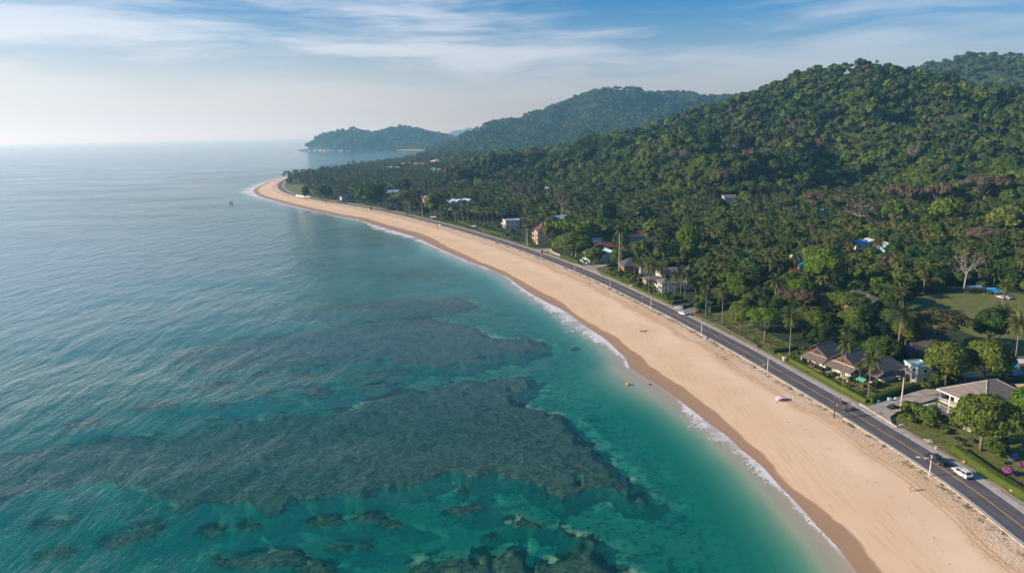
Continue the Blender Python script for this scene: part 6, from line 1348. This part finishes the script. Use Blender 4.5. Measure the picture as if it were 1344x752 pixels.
for poly, n_, lb, gr, s_ in SZN:
    W = gp(poly, 2.1); lo, hi = W.min(0), W.max(0); c = 0; tries = 0
    while c < n_ and tries < 4000:
        tries += 1; q = sr.uniform(lo, hi)
        if not in_poly(q[None], W)[0]: continue
        if any(np.hypot(q[0]-b_[0], q[1]-b_[1]) < 6.0 for b_ in BPOS.values()) or abs(ground_fields(q[None])[1][0]) < 7.2: continue
        k = s_*sr.uniform(.5, 1.15); o = obj('shrub', SM[c % 4], None, None, (q[0], q[1], gz(q[0], q[1])-.1), sr.uniform(0, 6.28)); o.scale = (k, k, k*sr.uniform(.6, 1.0)); o['tone'] = float(sr.uniform(0, .8)); tag(o, lb, 'shrub', gr); c += 1; SHR.append((o, k/s_))
LM2 = LM+[(1060, 480, 'the left part of the clipped hedge'), (1120, 515, 'the right part of the clipped hedge'), (1096, 490, 'the front garden path'), (1131, 507, 'the green kiosk'), (1182, 535, 'the tall pale street lamp'), (1215, 545, 'the white gravel path'), (1287, 590, 'the thick trunked tree'), (1331, 603, 'the blue swing bench'), (1228, 585, 'the verge rocks'),
 (812, 360, 'the tallest landward pole'), (856, 364, 'the pink bungalow'), (829, 376, 'the white covered lounger'), (755, 340, 'the tall pale post'), (779, 345, 'the small roadside tree'), (692, 320, 'the thick pale post'), (585, 286, 'the double armed lamp'), (554, 283, 'the tall thin pole'), (502, 268, 'the small pale post'), (622, 299, 'the lilac white canopy'), (569, 288, 'the pale roadside canopy'), (905, 402, 'the purple grey driveway'), (1038, 473, 'the white round tub')]
XY2 = np.array([(a, b_) for a, b_, _ in LM2], float); by_ = {}
for o, k in SHR:
    x_, y_ = PX((o.location.x, o.location.y, o.location.z+.6)); dd_ = np.hypot(XY2[:, 0]-x_, (XY2[:, 1]-y_)*1.5); j = int(np.argmin(dd_)); dx, dy = x_-XY2[j, 0], y_-XY2[j, 1]
    rel_ = 'beside' if dd_[j] < 5 else ('left of' if dx < 0 else 'right of') if abs(dx) > abs(dy)*1.2 else ('behind' if dy < 0 else 'in front of')
    tn = o['tone']; nm_ = ('dark' if tn < .27 else 'green' if tn < .54 else 'light green'); by_.setdefault('%s %s shrub %s %s' % ('small' if k < .78 else 'large', nm_, rel_, LM2[j][2]), []).append((x_, o))
for base, L_ in by_.items():
    L_.sort(key=lambda q: q[0])
    for q_, (_, o) in enumerate(L_): o['label'] = base if len(L_) == 1 else ('leftmost ' if q_ == 0 else 'rightmost ' if q_ == len(L_)-1 else ORD[min(q_, 15)]+' from left ')+base
for px, py, k, tn, lb in [(1322, 622, 1.3, 1.0, 'magenta flowering bush behind the thick hedge'), (1341, 613, 1.0, 1.0, 'smaller magenta flowering bush at the right picture edge'), (1067, 483.5, .8, 1.0, 'pink flowering bush on the left of the villa garden'), (1078, 490.5, .8, .97, 'lilac flowering bush inside the clipped hedge'),
                          (1306, 598, 3.0, .25, 'dark bushy shrub by the blue bench'), (1196, 545, 3.0, .55, 'big rounded shrub at the corner behind the rocks'), (1218, 553, 3.2, .5, 'big spreading shrub below the white gravel path'), (1249, 517, 2.0, .9, 'yellow green shrub at the left foot of the big villa'), (583, 290.5, 3.0, .8, 'yellow green bush by the double armed lamp'), (920, 400, 3.6, .5, 'bright rounded shrub beside the driveway palm')]:
    p = GG(px, py); o = obj('shrub', SM[int(px) % 4], None, None, (p[0], p[1], p[2]-.1)); o.scale = (k, k, k*.85); o['tone'] = tn; tag(o, lb, 'shrub')
# fences and low walls
def fence(line_px, label, h_=.9, m=WOOD, name='fence', step=2.2, world=None):
    L = smooth_line(gp(line_px, 2.1), step); root = thing(name, label, 'fence', (L[0][0], L[0][1], gz(*L[0]))); o0 = np.array([L[0][0], L[0][1], gz(*L[0])])
    ra = MB()
    for i in range(len(L)-1):
        a = np.array([*L[i], gz(*L[i])])-o0; b_ = np.array([*L[i+1], gz(*L[i+1])])-o0
        for zz in (h_*.45, h_*.85): ra.tube([tuple(a+[0, 0, zz]), tuple(b_+[0, 0, zz])], .05, 4)
    ra.build('rail', m, root)
    for q in L[::1][:40]:
        a = np.array([*q, gz(*q)])-o0; po = MB(); po.box((a[0], a[1], a[2]+h_/2-.1), (.14, .14, h_+.2)); po.build('post', m, root)
fence([(937, 419.5), (950, 425.5), (962, 431.5), (976, 439.5)], 'low dark fence behind the bright green hedge strip')
fence([(1253, 585), (1262, 583.5), (1275, 581.5), (1283, 580)], 'pale wooden fence beside the thick trunk', .9, mat('grey_wood', (.30, .26, .21), .8))
fence([(1316, 584), (1328, 581), (1344, 578.5)], 'pale fence in the shade at the right picture edge', .8, MATS['grey_wood'])
def low_wall(line_px, label, h_, th, m):
    W = gp(line_px, 2.1); o0 = np.array([W[0][0], W[0][1], gz(*W[0])]); mb = MB()
    for a, b_ in zip(W[:-1], W[1:]):
        c = (a+b_)/2-o0[:2]; d_ = b_-a; mb.box((c[0], c[1], gz(*((a+b_)/2))-o0[2]+h_/2-.15), (np.linalg.norm(d_)+th*.5, th, h_+.3), math.atan2(d_[1], d_[0]))
    tag(mb.build('garden_wall', m, None, False, tuple(o0)), label, 'wall')
low_wall([(1204, 535.6), (1216, 533.2), (1227, 531)], 'low white wall edging the side road by the big villa', .55, .4, FRAME)
low_wall([(389, 257.5), (394, 258.3), (400, 259), (407, 259.2)], 'small white wall at the bend of the far road', 1.8, 1.0, FRAME)
low_wall([(723, 327.5), (724.5, 330), (729, 333), (735, 335)], 'curved pale garden wall by the guesthouse driveway', .7, .35, MATS['pale_stone'])
# bins, benches, canopies
def binobj(px, py, col, label, s=1.0, lidc=(.05, .05, .05)):
    p = GG(px, py); root = thing('waste_bin', label, 'waste bin', tuple(p)); mb = MB(); mb.prism([(-.28*s, -.28*s), (.28*s, -.28*s), (.28*s, .28*s), (-.28*s, .28*s)], 0, .95*s, [(-.36*s, -.36*s), (.36*s, -.36*s), (.36*s, .36*s), (-.36*s, .36*s)]); mb.build('tub', mat('bin_%d' % int(col[2]*999), col, .5), root)
    l_ = MB(); l_.box((0, 0, 1.0*s), (.8*s, .8*s, .10*s), taper=.85); l_.build('lid', mat('bin_lid_%d' % int(lidc[2]*999), lidc, .5), root)
binobj(1153, 529.3, (.05, .22, .55), 'blue bin lying open at the foot of the tall dark hedge', .9, (.05, .30, .65)); binobj(1167, 527.5, (.30, .55, .75), 'pale blue bin standing against the tall dark hedge', 1.2, (.4, .6, .8)); binobj(1175.5, 525.6, (.62, .62, .60), 'white bin right of the pale blue one', .9, (.6, .6, .6))
binobj(711.5, 332.3, (.03, .03, .03), 'black bin at the guesthouse driveway', 1.7); binobj(918, 410.5, (.02, .02, .02), 'black bin beside the orange barrier', 1.5); binobj(1029, 473.5, (.65, .65, .62), 'white round tub standing on the verge near the dark box hedge', 1.3, (.7, .7, .68))
def canopy_stall(px, py, w, d_, h_, col, label, rz=0, cat='market stall'):
    p = GG(px, py); root = thing('market_stall', label, cat, tuple(p), rz); g_ = gable(w, d_, .7, .25, .06); r_ = g_.build('canopy', mat('tarp_%d' % int(col[0]*100+col[2]*999), col, .5, var=.08), root); r_.location = (0, 0, h_)
    for sx in (-1, 1):
        for sy in (-1, 1): q = MB(); q.box((sx*w*.46, sy*d_*.46, h_/2), (.08, .08, h_)); q.build('post', STEEL, root)
    tb = MB(); tb.box((0, 0, .8), (w*.75, d_*.5, .08)); tb.box((0, 0, .4), (w*.6, d_*.35, .7)); tb.build('table', WOOD, root)
BT = (.03, .33, .62)
canopy_stall(1299, 386, 4, 3, 2.4, BT, 'left blue market canopy at the back of the big lawn'); canopy_stall(1307, 389, 3.5, 3, 2.2, (.04, .27, .60), 'right blue market canopy at the back of the big lawn'); canopy_stall(1277, 383, 6, 3, 2.4, (.55, .68, .74), 'long white awning at the back of the big lawn', R_(5))
canopy_stall(1182, 411.5, 3.5, 2.5, 2.0, (.05, .42, .52), 'turquoise awning beside the left end of the lawn'); canopy_stall(1189, 415.5, 2.6, 2, 1.5, (.10, .40, .75), 'small blue awning on the left corner of the lawn'); canopy_stall(1152, 411, 4, 3, 2.2, (.34, .48, .62), 'pale blue grey awning in the trees left of the lawn')
canopy_stall(1325, 489, 3, 2.6, 2.4, (.04, .40, .58), 'bright blue canopy behind the roof of the big villa'); canopy_stall(1327, 497, 4.5, 3, 2.2, (.03, .28, .45), 'wider dark blue canopy nearer the big villa'); canopy_stall(1342, 483, 5, 3.5, 2.4, (.62, .68, .72), 'white canopy at the right picture edge beyond the big villa'); canopy_stall(1269, 500, 3, 2.5, 1.8, (.22, .34, .42), 'grey blue awning in the shade under the green trees')
canopy_stall(1340, 514, 4, 3.5, 1.8, (.68, .52, .33), 'sandy beige canopy at the right edge behind the big villa'); canopy_stall(1131, 507.5, 2.6, 2.2, 2.2, (.08, .36, .22), 'green kiosk under the short palm in the villa garden', R_(-70), 'kiosk'); canopy_stall(569, 288.3, 5, 3, 2.2, (.62, .64, .66), 'pale canopy beside the far road before the double lamp'); canopy_stall(622, 299.6, 3.5, 2.4, 1.6, (.60, .62, .75), 'lilac white canopy in the bushes of the palm row')
def bench(px, py, label, col, rz, s=1.0):
    p = GG(px, py); root = thing('garden_bench', label, 'bench', tuple(p), rz); m_ = mat('bench_blue', col, .6)
    a = MB(); a.box((0, 0, .45*s), (2.2*s, .6*s, .07)); a.build('seat', m_, root); a = MB(); a.box((0, .3*s, .85*s), (2.2*s, .07, .6*s)); a.build('backrest', m_, root)
    for sx in (-1, 1):
        for sy in (-1, 1): a = MB(); a.box((sx*.95*s, sy*.24*s, .22*s), (.08, .08, .44*s)); a.build('leg', m_, root)
bench(1331, 604, 'blue swing bench in the shaded garden behind the thick hedge', (.12, .26, .42), R_(15), 1.3)
p = GG(914.5, 411); ob_ = MB(); ob_.box((0, 0, .45), (2.2, .35, .8), .3); tag(ob_.build('barrier', mat('orange_paint', (.55, .24, .08), .7), None, False, tuple(p)), 'orange barrier at the mouth of the purple grey driveway', 'barrier')
p = GG(829, 376); mb = MB(); mb.box((0, 0, .5), (2.0, .9, .5), .4, .8); mb.box((.3, .1, 1.0), (.9, .7, .5), .4, .7); tag(mb.build('pool_lounger', mat('white_canvas', (.7, .7, .7), .8), None, False, tuple(p)), 'white covered lounger on the grass before the pink bungalow', 'lounger')
p = GG(1142.5, 584.3); mb = MB(); mb.box((0, 0, .04), (1.4, .6, .07), .2); mb.box((.5, 0, .12), (.3, .4, .12), .2); tag(mb.build('beach_mat', mat('orange_cloth', (.62, .28, .12), .9), None, False, tuple(p)), 'orange mat left alone on the sand opposite the side road', 'mat')
# garden stones
rocks(1052, 466, 5, 6, .45, 'rock in the rockery left of the villa garden', seed=21); rocks(1078, 474, 6, 8, .4, 'rock edging the beds before the left villa', seed=22); rocks(1125, 500, 7, 10, .4, 'rock edging the beds before the right villa', seed=23); rocks(1237, 551, 6, 6, .5, 'rock heap below the big villa terrace', seed=24)
# dry grass and beach weeds along the kerb
tv = []; tf = []; tt = []; gr_ = np.random.default_rng(9); i0 = 0; L = road[::1]
tgn = np.gradient(road, axis=0); tgn /= np.linalg.norm(tgn, axis=1)[:, None]; nrm = np.stack([tgn[:, 1], -tgn[:, 0]], 1)*LAND
gi_ = gr_.integers(40, 260, 14000); s_ = -(HW+.6+gr_.gamma(1.6, .42, 14000)); Pg = road[gi_]+nrm[gi_]*s_[:, None]+tgn[gi_]*gr_.uniform(-1.6, 1.6, 14000)[:, None]
kp = (vnoise(Pg[:, 0], Pg[:, 1], 9, 50)+.5*vnoise(Pg[:, 0], Pg[:, 1], 3, 51)) > .25+.2*np.clip((-s_-HW-1.0), 0, 3)
Pg = Pg[kp]; zg = height(Pg); N_ = len(Pg); r = gr_
cv_, cf, ct = cards(np.c_[Pg, zg+.10], np.c_[r.normal(0, 1, N_), r.normal(0, 1, N_), np.full(N_, .6)], .17, r)
WEED = leafmat('weed_leaves', [(0, (.13, .10, .04)), (.5, (.13, .12, .035)), (1, (.08, .11, .02))], .1)
o = obj('weeds', me_from('weeds', cv_, cf, False, dict(tint=ct)), WEED); o['tone'] = .35; tag(o, 'dry grass and beach weeds along the kerb', None, None, 'stuff')
# rough grass tufts over the near verges and gardens
Pl = []
for lw in LAWN_W[1:5]+[LAWN_W[8]]:
    lo, hi = lw.min(0), lw.max(0); q = gr_.uniform(lo, hi, (9000, 2)); q = q[in_poly(q, lw)]; Pl.append(q)
gi_ = gr_.integers(45, 200, 26000); Pl.append(road[gi_]+nrm[gi_]*(HW+2.1+gr_.uniform(0, 7, 26000))[:, None]+tgn[gi_]*gr_.uniform(-1.6, 1.6, 26000)[:, None])
Pl = np.vstack(Pl); Pl = Pl[(vnoise(Pl[:, 0], Pl[:, 1], 6, 61)+.6*vnoise(Pl[:, 0], Pl[:, 1], 2.2, 62)) > -.1]; Pl = Pl[np.abs(ground_fields(Pl)[1]) > HW+2]
for q in SIDE: Pl = Pl[~in_poly(Pl, q)]
N_ = len(Pl); cv_, cf, ct = cards(np.c_[Pl, height(Pl)+.06], np.c_[gr_.normal(0, .8, N_), gr_.normal(0, .8, N_), np.full(N_, 1.)], .17, gr_)
GRS = leafmat('grass_blades', [(0, (.05, .085, .018)), (1, (.12, .14, .03))], .1)
o = obj('grass', me_from('grass', cv_, cf, False, dict(tint=ct)), GRS); o['tone'] = .35; tag(o, 'short rough grass of the verges and gardens', None, None, 'stuff')
